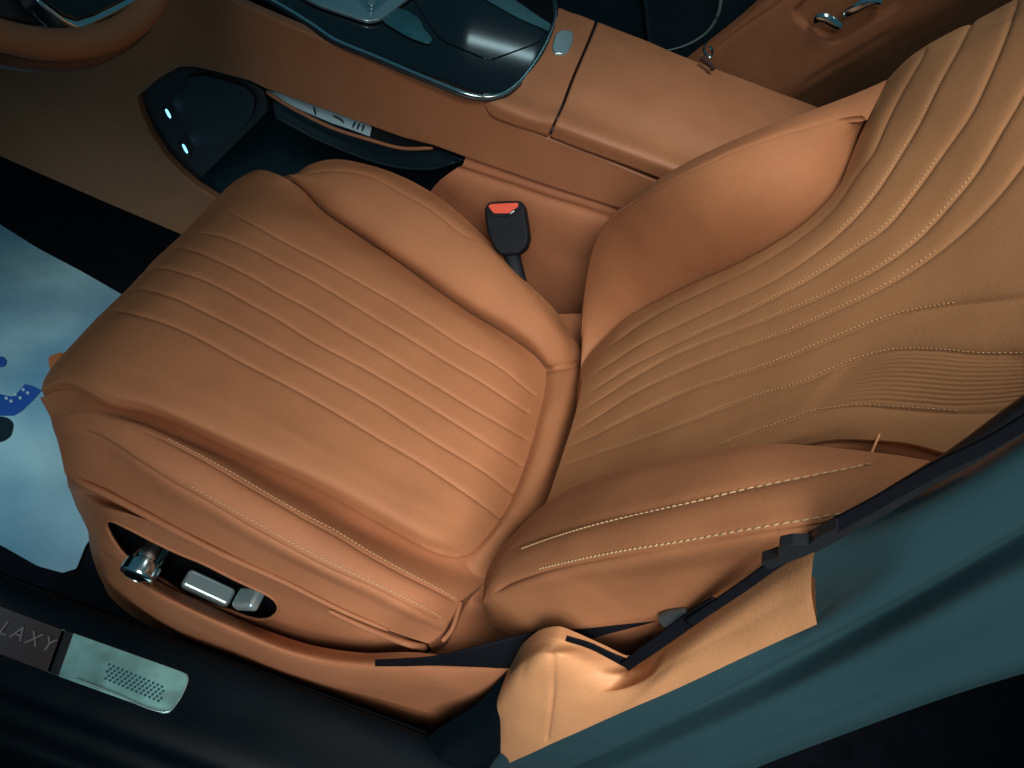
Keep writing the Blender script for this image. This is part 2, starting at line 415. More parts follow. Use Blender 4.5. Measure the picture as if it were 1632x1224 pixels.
cush = loft('seat_cushion', [
 qp([(66, 622, -.075), (94, 606, -.035), (132, 617, -.014), (173, 639, -.008), (226, 652, -.008), (285, 673, -.009), (344, 702, -.010), (432, 743, -.012), (530, 790, -.013), (587, 823, -.013), (635, 849, -.013), (699, 881, -.014), (728, 888, -.018)]),
 qp([(72, 603, -.075), (104, 592, -.030), (145, 606, -.004), (185, 627, .003), (235, 641, .005), (350, 690, .006), (440, 731, .006), (535, 775, .006), (640, 832, .006), (700, 862, .002), (752, 880, -.018)]),
 qp([(95, 570, -.075), (125, 562, -.030), (160, 572, 0), (250, 605, .009), (390, 660, .012), (530, 735, .012), (650, 800, .012), (725, 835, .006), (776, 856, -.018)]),
 qp([(128, 535, -.075), (155, 528, -.03), (190, 536, .0), (300, 585, .010), (500, 690, .012), (650, 765, .011), (745, 808, .006), (799, 826, -.018)]),
 qp([(200, 462, -.075), (228, 462, -.03), (265, 474, .0), (400, 548, .009), (600, 665, .010), (760, 752, .006), (822, 782, -.018)]),
 qp([(250, 410, -.075), (280, 412, -.03), (325, 428, .0), (450, 498, .008), (650, 610, .009), (800, 690, .005), (846, 713, -.018)]),
 qp([(318, 345, -.075), (348, 352, -.03), (395, 373, .0), (550, 455, .006), (700, 540, .007), (815, 612, .004), (864, 645, -.018)]),
 qp([(370, 292, -.07), (402, 301, -.03), (440, 328, -.001), (560, 400, .004), (700, 487, .005), (806, 555, .003), (870, 612, -.016)]),
 qp([(405, 272, -.055), (425, 272, -.03), (450, 281, -.014), (479, 300, -.013), (513, 335, -.013), (572, 376, -.013), (657, 434, -.013), (709, 472, -.013), (760, 506, -.013), (812, 537, -.013), (853, 568, -.014), (871, 590, -.016)]),
], LEA, seat, nu=420, nv=340,
 grooves=[(c[:-1]+[(c[-1][0]+9, c[-1][1]+7)], .0032, .0019, (.08, .01)) for c in CH], wob=.0006,
 skirt=[('u0', (.02, 0, -.16)), ('u1', (.005, 0, -.05)), ('first', (0, .005, -.06)), ('last', (0, -.005, -.03))])
# inboard bolster
bi = loft('seat_bolster', [
 qp([(448, 282, -.03), (479, 300, -.022), (513, 335, -.022), (572, 376, -.022), (657, 434, -.022), (709, 472, -.022), (760, 506, -.022), (812, 537, -.022), (853, 568, -.022), (874, 590, -.024)]),
 qp([(455, 280, -.02), (490, 300, -.002), (530, 332, .006), (600, 378, .010), (680, 430, .010), (760, 485, .010), (820, 522, .006), (860, 555, 0), (882, 588, -.014)]),
 qp([(460, 279, -.01), (495, 288, .012), (540, 305, .028), (610, 340, .034), (690, 388, .034), (770, 445, .032), (840, 500, .022), (880, 545, .010), (895, 586, -.008)]),
 qp([(465, 278, -.01), (503, 273, .018), (537, 270, .034), (589, 279, .044), (640, 305, .048), (692, 336, .048), (743, 373, .044), (800, 425, .036), (850, 478, .026), (895, 535, .012), (912, 583, -.008)]),
 qp([(468, 279, -.02), (496, 261, .006), (530, 254, .020), (571, 259, .030), (623, 274, .034), (692, 309, .034), (743, 350, .032), (777, 381, .028), (812, 422, .022), (846, 456, .016), (887, 497, .004), (908, 532, -.004), (925, 559, -.014), (927, 580, -.022)]),
], LEA, seat, nu=260, nv=130, grooves=[([(480, 283), (503, 274), (537, 271), (589, 280), (640, 306), (692, 337), (743, 375), (771, 386)], .0022, .0022, (.1, .12)),
  ([(868, 590), (891, 584), (926, 578)], .005, .004, None)], wob=.0006,
  skirt=[('last', (0, .012, -.16)), ('first', (0, 0, -.02)), ('u1', (.002, 0, -.06)), ('u0', (-.0, 0, -.10))])
# rear tube between cushion and backrest
tb = loft('rear_roll', [
 qp([(880, 500, -.075), (870, 560, -.045), (868, 590, -.030), (866, 621, -.024), (851, 681, -.024), (831, 749, -.024), (809, 799, -.024), (778, 847, -.026), (742, 880, -.028), (715, 892, -.035)]),
 qp([(895, 500, -.06), (890, 560, -.03), (888, 590, -.012), (884, 625, -.006), (868, 681, -.004), (848, 745, -.004), (825, 800, -.006), (790, 850, -.010), (758, 888, -.018), (735, 915, -.030)]),
 qp([(915, 500, -.05), (912, 560, -.026), (910, 590, -.008), (904, 625, -.002), (888, 684, 0), (865, 750, 0), (843, 803, -.004), (806, 850, -.010), (772, 895, -.018), (752, 930, -.03)]),
 qp([(945, 500, -.075), (935, 560, -.045), (930, 587, -.026), (924, 628, -.022), (908, 688, -.02), (885, 757, -.02), (868, 812, -.022), (826, 850, -.026), (800, 895, -.030), (790, 950, -.04)]),
], LEA, seat, nu=200, nv=50, wob=.0004, grooves=[([(868, 592), (891, 587), (928, 582)], .003, .004, None)], skirt=[('last', (.02, 0, -.05)), ('first', (-.01, 0, -.03))])
# outboard bolster
seam1 = [(200, 676), (262, 701), (315, 728), (373, 760), (432, 795), (491, 828), (530, 848), (587, 883), (651, 918), (699, 943), (729, 960)]
seam2 = [(118, 681), (168, 704), (226, 742), (300, 786), (359, 819), (432, 860), (521, 907), (603, 943), (667, 975), (709, 995)]
bo = loft('seat_bolster', [
 qp([(64, 634, -.09), (98, 622, -.058), (134, 626, -.036), (173, 638, -.024), (226, 651, -.022), (285, 672, -.022), (344, 701, -.022), (432, 742, -.022), (530, 789, -.023), (635, 848, -.023), (699, 880, -.023), (750, 886, -.026), (790, 890, -.03)]),
 qp([(78, 662, -.08), (105, 655, -.050), (145, 650, -.022), (180, 655, -.012), (240, 677, -.006), (310, 705, -.006), (400, 745, -.008), (500, 798, -.011), (600, 855, -.015), (690, 897, -.018), (740, 915, -.022), (780, 920, -.03)]),
 qp([(80, 668, -.085), (100, 668, -.055), (140, 665, -.022), (200, 676, .004), (262, 701, .015), (315, 728, .021), (373, 760, .024), (432, 795, .024), (491, 828, .023), (530, 848, .021), (587, 883, .017), (651, 918, .010), (699, 943, .002), (735, 958, -.012)]),
 qp([(84, 684, -.09), (105, 688, -.058), (150, 690, -.022), (220, 722, .005), (300, 762, .018), (370, 795, .023), (450, 838, .024), (530, 880, .022), (610, 920, .016), (680, 955, .006), (724, 978, -.012)]),
 qp([(90, 700, -.095), (118, 704, -.062), (168, 708, -.030), (226, 742, -.004), (300, 786, .006), (359, 819, .012), (432, 860, .014), (521, 907, .013), (603, 943, .009), (667, 975, .001), (713, 997, -.015)]),
 qp([(96, 722, -.11), (118, 728, -.085), (165, 745, -.060), (235, 780, -.040), (310, 822, -.028), (400, 868, -.020), (500, 917, -.016), (590, 960, -.016), (655, 990, -.018), (705, 1010, -.026)]),
 qp([(104, 756, -.13), (125, 765, -.110), (170, 785, -.092), (250, 828, -.074), (350, 880, -.060), (450, 925, -.052), (540, 970, -.046), (620, 1004, -.042), (683, 1026, -.042)]),
], LES, seat, nu=380, nv=190, wob=.0007,
 grooves=[(seam1, .0022, .0022, (.15, .02)), (seam2, .0030, .0024, (.05, .02)), ([(94, 604), (132, 617), (178, 640)], .002, .003, None)],
 skirt=[('u1', (.01, .01, -.06)), ('first', (0, .01, -.02)), ('u0', (.05, .05, -.05))])
stitches(bo, [[(a+1, b-4) for a, b in seam1[1:]]], THR, length=.0036, pitch=.0046, r=.00045)
stitches(bo, [[(300, 772), (359, 805), (432, 846), (521, 894), (603, 932), (667, 963), (711, 988)]], THR, length=.0042, pitch=.0054, r=.0006)
tube('piping', [CU(734, 959, -.012), CU(729, 978, -.012), CU(720, 1003, -.018), CU(705, 1022, -.030)], .0028, LES, bo)
tube('welt', [CU(*p) for p in [(112, 752, -.122), (135, 770, -.104), (172, 788, -.088), (251, 830, -.070), (350, 881, -.056), (450, 926, -.049), (540, 971, -.043), (620, 1005, -.040)]], .0050, LES, bo, r2=.0022)
# outboard side shield with recess for the switches
SH = YP(-.258)
recess = [(168, 827), (199, 839), (245, 863), (276, 879), (337, 906), (383, 928), (423, 946), (441, 958), (445, 971), (430, 985), (405, 986), (368, 972), (306, 950), (262, 924), (222, 902), (196, 880), (178, 852)]
sh = loft('side_shield', [
 (CU, [(104, 752, -.135), (125, 762, -.115), (170, 782, -.098), (250, 824, -.080), (350, 876, -.066), (450, 921, -.058), (540, 966, -.052), (620, 1000, -.048), (690, 1024, -.048)]),
 (SH, [(112, 785, -.10), (140, 798, -.035), (190, 824, -.004), (250, 852, -.003), (340, 896, .0), (430, 935, .002), (530, 982, .002), (610, 1012, .0), (686, 1030, .0)]),
 (SH, [(122, 810, -.09), (150, 835, -.03), (190, 868, .004), (260, 905, .005), (340, 945, .008), (430, 978, .008), (520, 1008, .006), (600, 1024, .004), (682, 1034, 0)]),
 (SH, [(133, 830, -.09), (150, 855, -.035), (190, 895, .010), (260, 932, .010), (340, 968, .010), (430, 1006, .008), (510, 1026, .004), (590, 1036, .0), (676, 1040, -.004)]),
 (SH, [(137, 836, -.10), (152, 866, -.045), (200, 906, -.004), (276, 948, -.004), (368, 988, -.004), (444, 1020, -.006), (507, 1037, -.008), (571, 1045, -.010), (670, 1045, -.012)]),
], LES, seat, nu=330, nv=150, wob=.0006, hole=recess, skirt=[('last', (0, .03, -.01)), ('u0', (.05, .08, -.02))])
tube('trim_ridge', [SH(523, 973, .010), SH(587, 1002, .012), SH(651, 1026, .012), SH(680, 1033, .008)], .0022, LES, sh, r2=.0045)
rimP = [SH(p[0], p[1], .0015) for p in recess]
def lipline(o, line, r, mat, name, lift=0.0, closed=True):
    P, N = [], []
    T = bvh(o)
    c = np.mean(np.array(line), 0)
    for p in cr(np.array(line, float), 120, closed):
        q = p+(p-c)/np.linalg.norm(p-c)*3.0
        a, b = cast(T, *q)
        if a is not None: P.append(a)
    P = np.array(P); K = np.ones(7)/7
    Pp = np.concatenate([P[-3:], P, P[:3]]); P = np.stack([np.convolve(Pp[:, k], K, 'valid') for k in range(3)], 1)
    return tube(name, P, r, mat, o, closed=closed, n=160)
lipline(sh, recess, .0022, LES, 'recess_rim')
# recess panel and chrome switches
big = [(p[0]+(p[0]-310)*.06, p[1]+(p[1]-915)*.18) for p in recess]
rp = slab('switch_panel', outline(SH, big, 70, -.014), (0, -1, 0), .006, BLG, seat, .001)
def cyl(name, c, ax, r, L, mat, parent, n=96, prof=None, ref=(0, 0, 1)):
    ax = unit(ax); a = unit(np.cross(ax, ref)); b = np.cross(ax, a); V = []; F = []
    prof = prof or [(0, 0), (0, .9), (.06, 1), (.94, 1), (1, .92), (1, 0)]
    for t, rr in prof:
        for j in range(n):
            an = 2*math.pi*j/n; V.append(np.asarray(c)+ax*t*L+(a*math.cos(an)+b*math.sin(an))*r*max(rr, .001))
    for i in range(len(prof)-1):
        for j in range(n): F.append((i*n+j, i*n+(j+1) % n, (i+1)*n+(j+1) % n, (i+1)*n+j))
    me = bpy.data.meshes.new(name); me.from_pydata([tuple(v) for v in V], [], F); me.update()
    bm = bmesh.new(); bm.from_mesh(me); bmesh.ops.recalc_face_normals(bm, faces=bm.faces[:]); bm.to_mesh(me); bm.free()
    for p in me.polygons: p.use_smooth = True
    o = link(name, me, mat, parent)
    m = o.modifiers.new('e', 'EDGE_SPLIT'); m.split_angle = math.radians(40)
    return o
kc = SH(250, 868, -.012)
kn = cyl('switch_knob', kc, (0, -1, -.05), .0215, .044, CHR, rp, prof=[(0, 0), (0, .84), (.50, .84), (.52, .78), (.56, .78), (.58, .94), (.60, 1.0), (.90, 1.0), (.95, .97), (.98, .90), (1.0, .80), (.955, .76), (.955, 0)])
tag(kn, 'round chrome lumbar knob')
cyl('knob_face', kc+np.array([0, -.0424, -.0022]), (0, -1, -.05), .0164, .0012, BLG, kn)
ax_x = unit(SH(361, 955)-SH(296, 925)); ax_z = np.cross(ax_x, (0, 1, 0)); ax_z = ax_z*np.sign(ax_z[2])
b1 = boxm('seat_slide_switch', SH(332, 938, .004), .062, .024, .0155, SAT, rp, .0055, (ax_x, (0, 1, 0), ax_z))
b1['label'] = 'long flat chrome switch'
ax_r = unit(ax_x*.55+ax_z*.83); ax_q = np.cross(ax_r, (0, 1, 0))
b2 = boxm('backrest_switch', SH(396, 955, .008), .036, .026, .015, SAT, rp, .005, (ax_r, (0, 1, 0), ax_q))
b2['label'] = 'short upright chrome switch'
# lower skirt of the seat
SK = YP(-.292)
skirt_ = loft('seat_base_trim', [
 (SK, [(140, 850, -.12), (158, 868, -.07), (205, 900, -.025), (276, 940, -.012), (368, 980, -.012), (444, 1012, -.012), (507, 1030, -.012), (571, 1040, -.012), (667, 1040, -.012), (740, 1046, -.012), (835, 1046, -.012)]),
 (SK, [(142, 862, -.12), (160, 884, -.06), (203, 918, -.012), (275, 958, .010), (365, 1000, .012), (445, 1035, .012), (510, 1054, .010), (580, 1062, .008), (670, 1064, .008), (740, 1064, .008), (835, 1058, .008)]),
 (SK, [(143, 870, -.12), (160, 895, -.06), (200, 932, -.008), (270, 975, .012), (360, 1020, .014), (450, 1062, .014), (530, 1085, .013), (600, 1090, .012), (700, 1090, .012), (790, 1085, .012), (835, 1078, .012)]),
 (SK, [(144, 882, -.12), (160, 908, -.065), (192, 945, -.012), (260, 990, .008), (340, 1025, .010), (440, 1070, .008), (520, 1102, .006), (600, 1116, .002), (700, 1122, .0), (790, 1114, -.002), (835, 1100, -.004)]),
 (SK, [(146, 895, -.12), (160, 920, -.08), (184, 960, -.03), (245, 1003, -.008), (306, 1032, -.004), (398, 1072, -.006), (500, 1118, -.008), (571, 1150, -.010), (686, 1200, -.012), (762, 1165, -.012), (835, 1135, -.012)]),
], LES, seat, nu=260, nv=80, wob=.0005)
# gusset behind the outboard bolster
loft('rear_gusset', [
 (CU, [(690, 875, -.034), (715, 915, -.036), (730, 957, -.05), (700, 1020, -.085), (655, 1070, -.11)]),
 (CU, [(740, 880, -.030), (745, 920, -.030), (752, 957, -.035), (752, 1010, -.070), (740, 1070, -.10)]),
 (CU, [(800, 870, -.032), (792, 920, -.036), (790, 957, -.05), (830, 1015, -.085), (860, 1075, -.11)]),
], LES, seat, nu=90, nv=50, grooves=[([(725, 957), (780, 956)], .004, .003, None)])

# ---- backrest
def bp(l): return (BK, l)
P0 = [(925, 590), (938, 566), (962, 541), (996, 510), (1037, 486), (1106, 452), (1175, 421), (1226, 394), (1278, 359), (1312, 328), (1336, 298), (1356, 253), (1377, 201), (1396, 159), (1414, 127), (1438, 101), (1457, 85), (1518, 50), (1571, 24), (1632, -10), (1720, -55)]
m6 = [(870, 800), (960, 772), (1077, 733), (1174, 698), (1240, 675), (1290, 657), (1368, 646), (1426, 650), (1534, 657), (1640, 650), (1760, 620)]
BL = [
 [(960, 560), (1010, 520), (1110, 466), (1200, 423), (1290, 364), (1332, 323), (1356, 286), (1391, 238), (1412, 192), (1432, 151), (1478, 74)],
 [(940, 600), (1010, 552), (1120, 497), (1240, 440), (1330, 375), (1385, 318), (1438, 238), (1465, 193), (1499, 124), (1531, 66), (1560, 10)],
 [(930, 632), (1000, 585), (1100, 535), (1200, 490), (1290, 442), (1360, 395), (1410, 360), (1451, 312), (1504, 238), (1547, 175), (1576, 116), (1597, 66), (1625, -10)],
 [(920, 660), (1000, 605), (1077, 563), (1217, 510), (1310, 470), (1400, 425), (1460, 380), (1518, 318), (1557, 270), (1592, 212), (1632, 143), (1680, 50)],
 [(912, 690), (1000, 630), (1097, 585), (1159, 561), (1228, 537), (1321, 498), (1418, 450), (1500, 395), (1580, 320), (1660, 220)],
 [(902, 715), (960, 685), (1012, 659), (1097, 621), (1167, 599), (1240, 574), (1325, 539), (1387, 514), (1442, 497), (1530, 482), (1632, 470), (1740, 450)],
 [(890, 745), (950, 722), (1012, 702), (1097, 671), (1174, 640), (1271, 611), (1337, 583), (1387, 565), (1430, 557), (1490, 557), (1560, 563), (1650, 563)],
 m6,
]
fine = []
topc = [(1325, 590), (1380, 568), (1430, 558), (1490, 558), (1560, 564), (1650, 564)]
botc = [(1255, 670), (1300, 654), (1368, 643), (1440, 646), (1534, 652), (1650, 640)]
for k in range(1, 12):
    f = k/12; A = cr(np.array(topc, float), 7); B = cr(np.array(botc, float), 7); L = A*(1-f)+B*f
    fine.append([tuple(p) for p in L])
back = loft('backrest_panel', [
 bp([(x, y, -.006 if i < 12 else (-.004 if i < 14 else -.012)) for i, (x, y) in enumerate(P0)]),
 bp([(926, 615, .0), (960, 570, .002), (1050, 510, .002), (1150, 462, .002), (1240, 418, .002), (1310, 370, .002), (1360, 310, .003), (1395, 235, .004), (1425, 155, .004), (1470, 100, .004), (1540, 60, .0), (1620, 20, -.004), (1730, -40, -.006)]),
 bp([(915, 665, -.001), (1040, 580, -.002), (1200, 508, -.003), (1330, 445, -.003), (1430, 365, -.002), (1500, 265, 0), (1550, 180, .003), (1600, 100, .004), (1680, 0, .0), (1760, -80, -.01)]),
 bp([(900, 715, -.002), (1040, 650, -.006), (1200, 600, -.008), (1380, 530, -.008), (1500, 455, -.006), (1600, 370, -.002), (1700, 280, 0), (1800, 200, 0)]),
 bp([(885, 758, -.001), (1000, 722, -.006), (1150, 680, -.008), (1300, 622, -.007), (1450, 595, -.004), (1600, 580, -.002), (1700, 570, 0), (1800, 560, 0)]),
 bp([(870, 800, 0), (960, 772, -.004), (1077, 733, -.004), (1174, 698, -.003), (1240, 675, -.002), (1290, 657, -.001), (1368, 646, -.001), (1426, 650, -.002), (1534, 657, -.004), (1640, 650, -.006), (1760, 620, -.008)]),
 bp([(850, 835, -.004), (960, 800, -.008), (1100, 752, -.008), (1200, 718, -.004), (1271, 695, -.003), (1329, 680, -.002), (1387, 680, -.002), (1445, 685, -.003), (1520, 700, -.004), (1600, 705, -.005), (1740, 690, -.006)]),
 bp([(845, 850, -.012), (960, 810, -.016), (1100, 765, -.016), (1200, 735, -.012), (1271, 711, -.008), (1329, 701, -.006), (1387, 701, -.004), (1445, 706, -.004), (1515, 724, -.004), (1600, 740, -.006), (1740, 735, -.01)]),
], LEB, seat, nu=480, nv=720, wob=.0004,
 grooves=[(c, .0034, .0023, (.06, .02)) for c in BL[:-2]]+[(BL[6], .0030, .0030, (.06, .05)), (m6, .0028, .0030, (.1, .05))]+[(f, .0016, .0010, (.10, .06)) for f in fine],
 skirt=[('first', (.05, .02, -.02)), ('last', (.02, 0, -.01)), ('u0', (.01, 0, -.06)), ('u1', (.05, 0, .0))])
stitches(back, [[(a, b-1) for a, b in BL[k][i0:i1]] for k, i0, i1 in ((1, 4, 9), (2, 2, 9), (3, 1, 9), (4, 1, 8), (5, 1, 10), (6, 1, 13))]+[[(1140, 712), (1174, 697), (1240, 674), (1290, 656), (1330, 649), (1368, 645), (1426, 648), (1534, 655)]],
 TH2, length=.0022, pitch=.0040, r=.00036, lift=.0004)
# wedge panel under the yoke seam
wd = loft('backrest_wedge', [
 bp([(1200, 725, -.019), (1271, 703, -.013), (1329, 693, -.011), (1387, 693, -.011), (1445, 698, -.011), (1515, 717, -.011), (1620, 745, -.013)]),
 bp([(1200, 745, -.019), (1271, 722, -.011), (1329, 712, -.009), (1387, 712, -.009), (1445, 717, -.009), (1515, 740, -.009), (1620, 770, -.013)]),
 bp([(1200, 790, -.05), (1271, 770, -.034), (1329, 760, -.033), (1387, 765, -.033), (1445, 790, -.033), (1515, 810, -.033), (1620, 820, -.037)]),
], LES, seat, nu=120, nv=40, wob=.0003)
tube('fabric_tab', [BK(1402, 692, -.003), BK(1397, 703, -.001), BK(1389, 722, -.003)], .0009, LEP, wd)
# inboard backrest bolster
JS = [(925, 590), (938, 566), (962, 541), (996, 510), (1037, 486), (1106, 452), (1175, 421), (1226, 394), (1278, 359), (1312, 328), (1336, 298), (1356, 253), (1377, 201), (1384, 190)]
pip = [(964, 358), (1003, 325), (1048, 298), (1106, 268), (1175, 236), (1243, 212), (1295, 198), (1339, 191), (1382, 191)]
sa = cr(np.array([(x, y, -.014) for x, y in JS], float)*[1, 1, 1000.], 15)
qa = cr(np.array([(929, 525, .010), (932, 470, .034), (945, 398, .068), (964, 358, .086), (1003, 325, .098), (1048, 298, .103), (1106, 268, .100), (1175, 236, .087), (1243, 212, .066), (1295, 198, .045), (1339, 191, .024), (1383, 190, .004)], float)*[1, 1, 1000.], 15)
oa = cr(np.array([(926, 535, .004), (929, 476, .026), (943, 404, .058), (961, 362, .076), (986, 334, .086), (1048, 286, .092), (1113, 249, .088), (1175, 221, .076), (1243, 194, .055), (1305, 171, .032), (1355, 152, .012), (1414, 127, -.006)], float)*[1, 1, 1000.], 15)
def mixrow(t, bulge):
    r = sa*(1-t)+qa*t; u = np.linspace(0, 1, 15)
    return [(p[0], p[1], p[2]/1000+bulge*math.sin(math.pi*k)) for p, k in zip(r, u)]
ji = loft('backrest_bolster', [bp(mixrow(0, 0)), bp(mixrow(.10, .004)), bp(mixrow(.30, .009)), bp(mixrow(.55, .010)), bp(mixrow(.80, .006)), bp(mixrow(.94, .002)), bp(mixrow(1, 0)),
  bp([(p[0]*.45+q[0]*.55, p[1]*.45+q[1]*.55, (p[2]*.45+q[2]*.55)/1000+.002) for p, q in zip(qa, oa)]),
  bp([(p[0], p[1], p[2]/1000) for p in oa])], LEA, seat, nu=300, nv=170, wob=.0003, grooves=[(pip, .0050, .0022, (.15, .02))], skirt=[('last', (.10, .02, -.03)), ('first', (.02, 0, 0)), ('u0', (.02, 0, -.05))])
# outboard backrest bolster
n1 = [(800, 884), (829, 868), (877, 851), (946, 830), (1032, 810), (1117, 791), (1203, 770), (1300, 750), (1370, 736), (1412, 730)]
n2 = [(785, 946), (812, 930), (843, 919), (877, 909), (980, 890), (1083, 873), (1186, 856), (1300, 838), (1380, 824), (1480, 805)]
no = loft('backrest_bolster', [
 bp([(769, 955, .030), (772, 925, .036), (784, 893, .044), (809, 860, .052), (860, 809, .062), (912, 778, .068), (980, 752, .072), (1049, 735, .072), (1117, 720, .070), (1186, 712, .064), (1255, 709, .056), (1300, 712, .050), (1356, 718, .042), (1418, 729, .032), (1480, 750, .020), (1560, 790, .0)]),
 bp([(769, 956, .036), (774, 925, .046), (788, 895, .056), (815, 863, .066), (865, 822, .078), (920, 792, .085), (980, 768, .089), (1049, 750, .089), (1117, 736, .086), (1186, 726, .080), (1255, 721, .070), (1300, 721, .062), (1356, 724, .050), (1418, 733, .037), (1480, 755, .022), (1560, 795, .0)]),
 bp([(770, 957, .044), (778, 925, .056), (800, 888, .070), (829, 872, .078), (877, 851, .090), (946, 830, .098), (1032, 810, .101), (1117, 791, .098), (1203, 770, .090), (1300, 750, .074), (1370, 740, .058), (1412, 738, .046), (1480, 765, .028), (1560, 805, .005)]),
 bp([(770, 958, .048), (780, 935, .060), (810, 905, .074), (860, 880, .088), (930, 862, .098), (1032, 845, .102), (1150, 822, .098), (1250, 800, .088), (1340, 782, .072), (1420, 772, .056), (1500, 795, .03), (1570, 825, .005)]),
 bp([(770, 960, .046), (785, 946, .058), (812, 930, .068), (843, 919, .077), (877, 909, .084), (980, 890, .094), (1083, 873, .096), (1186, 856, .092), (1300, 838, .080), (1380, 824, .066), (1480, 830, .04), (1580, 850, .005)]),
 bp([(770, 965, .036), (784, 965, .044), (812, 960, .050), (860, 948, .056), (930, 935, .060), (1030, 920, .062), (1130, 905, .060), (1250, 885, .052), (1350, 868, .040), (1450, 860, .024), (1590, 880, .0)]),
 bp([(771, 970, .02), (780, 988, .020), (802, 1006, .018), (828, 1018, .018), (912, 1002, .020), (1015, 984, .020), (1083, 972, .020), (1135, 962, .018), (1250, 940, .012), (1350, 920, .0), (1450, 905, -.01), (1590, 910, -.02)]),
], LEA, seat, nu=380, nv=190, wob=.0006,
 grooves=[(n1, .0034, .0026, (.10, .05)), (n2, .0040, .0026, (.02, .02))],
 skirt=[('first', (.05, .03, -.02)), ('last', (.07, .02, -.02)), ('u0', (.05, .01, -.02))])
stitches(no, [[(829, 876), (877, 859), (946, 838), (1032, 817.5), (1117, 798.5), (1203, 777.5), (1300, 757.5), (1370, 744), (1408, 737)]], THR, length=.0044, pitch=.0056, r=.0006)
stitches(no, [[(857, 907), (912, 894), (980, 880), (1083, 863), (1186, 845), (1300, 826), (1382, 812)]], THR, length=.0044, pitch=.0056, r=.0006)
# hidden body of the seat: back shell and pan, so nothing is open from the side
A = math.radians(24); bx = np.array([math.cos(A), 0, -math.sin(A)]); bs = np.array([math.sin(A), 0, math.cos(A)])
boxm('back_shell', BK.p0+bs*.30+bx*.075+np.array([0, .02, 0]), .07, .34, .62, LES, seat, .02, (bx, (0, 1, 0), bs))
boxm('upper_backrest', BK.p0+bs*.745+bx*.045+np.array([0, .02, 0]), .11, .44, .20, LEB, seat, .045, (bx, (0, 1, 0), bs))
boxm('seat_pan', (-.17, -.01, -.17), .46, .36, .12, BLK, seat, .02)
boxm('seat_rail', (-.17, -.15, -.34), .46, .03, .22, BLK, seat, .004)
boxm('seat_rail', (-.17, .15, -.34), .46, .03, .22, BLK, seat, .004)

# ================================================================== SEAT BELT BUCKLE
bk = thing('belt_buckle', 'black seat belt buckle with orange-red release button standing between seat and console', 'buckle')
BQ = Pl((-.15, -.72, .68), YP(.285)(805, 365))
BN = (-.15, -.72, .68)
hb = slab('housing', [BQ(*p, .012) for p in rnd([(771, 334), (779, 321), (829, 319), (836, 330), (843, 378), (838, 395), (826, 405), (800, 407), (788, 398), (776, 370)], .22, 4)], BN, .026, BLM, bk, .004, 4)
slab('button_frame', [BQ(*p, .0135) for p in rnd([(774, 328), (781, 322), (828, 320), (830, 332), (820, 341), (806, 346), (784, 345)], .2)], BN, .004, BLM, bk, .001)
rb = slab('release_button', [BQ(*p, .0160) for p in rnd([(778, 329), (782, 325), (826, 323), (825, 330), (817, 335), (810, 340), (787, 340)], .2)], BN, .005, RED, bk, .0012)
tube('latch_slot', [BQ(812, 341, .0145), BQ(820, 336, .0145)], .0012, SAT, bk, n=10)
tube('stalk', [BQ(815, 398, -.006), BQ(818, 418, -.008), BQ(826, 450, -.012), BQ(834, 480, -.016)], .0125, BLM, bk, flat=.5, up=(0, -.7, .7))

# ================================================================== CENTRE CONSOLE
con = thing('centre_console', 'tan leather centre console with gloss black top, chrome edge and padded armrest', 'console')
CS = YP(.388)
topline = [(-500, -430), (0, -150), (260, -50), (400, 14), (492, 53), (529, 69), (602, 100), (700, 142), (770, 163)]
side = [tuple(p) for p in cr(np.array(topline, float), 40)]+[(778, 178), (800, 190), (873, 219), (960, 252), (1045, 288), (1110, 316), (1110, 372), (1050, 356), (985, 333), (900, 306), (840, 286), (740, 251), (690, 233), (640, 220), (590, 202), (500, 170), (424, 143), (400, 131), (350, 117), (312, 108), (285, 108), (250, 128), (218, 156), (222, 176), (240, 215), (262, 248), (285, 273), (312, 297), (345, 318), (400, 345), (440, 420), (340, 396), (282, 372), (150, 316), (0, 250), (-500, 30)]
slab('side_panel', [CS(*p) for p in side], (0, -1, 0), .018, LEC, con, .004, 4)
# raised ridge under the armrest split
TP = ZP(.2)
chrome_px = [(300, -62), (430, -2), (500, 40), (529, 60), (602, 91), (700, 132), (745, 149), (775, 154), (800, 150), (822, 136), (845, 110), (866, 78), (880, 48), (887, 22), (884, -10)]
# gloss top deck
deck = [ZP(.196)(*p) for p in [(250, -90), (430, -2), (529, 58), (602, 89), (700, 131), (770, 152), (800, 149), (828, 130), (853, 98), (872, 65), (886, 30), (886, 0), (800, -60), (500, -220)]]
deck = [np.array([p[0], max(p[1], .397), p[2]]) for p in deck]
dk = slab('gloss_deck', deck, (0, 0, 1), .02, BLG, con, .002)
tube('chrome_edge', [ZP(.201)(*p) for p in chrome_px], .0029, CHR, con, n=200, flat=.6)
tube('black_gap', [ZP(.1985)(p[0]-2, p[1]+4) for p in chrome_px], .0045, BLK, con, n=200, flat=.6)
# cup holder shutter and teal reflections on the deck, put in as coloured slabs
sl = slab('shutter', [ZP(.1975)(*p) for p in rnd([(640, -30), (700, 62), (780, 96), (862, 66), (884, 22), (860, -60)], .15)], (0, 0, 1), .003, BLG, dk, .001)
rfl = bumpy(principled('teal_reflection', (.03, .14, .17), .25, coat=.4), 60, .1, .0005, .25, 30, False)
slab('deck_reflection', [ZP(.199)(*p) for p in rnd([(604, 30), (636, 10), (668, 28), (676, 46), (690, 62), (684, 70), (650, 58)], .3)], (0, 0, 1), .002, rfl, dk, .0008)
slab('deck_reflection', [ZP(.1995)(*p) for p in rnd([(780, -30), (850, 20), (884, 42), (880, 52), (860, 42), (830, 30), (740, -20)], .2)], (0, 0, 1), .002, rfl, dk, .0008)
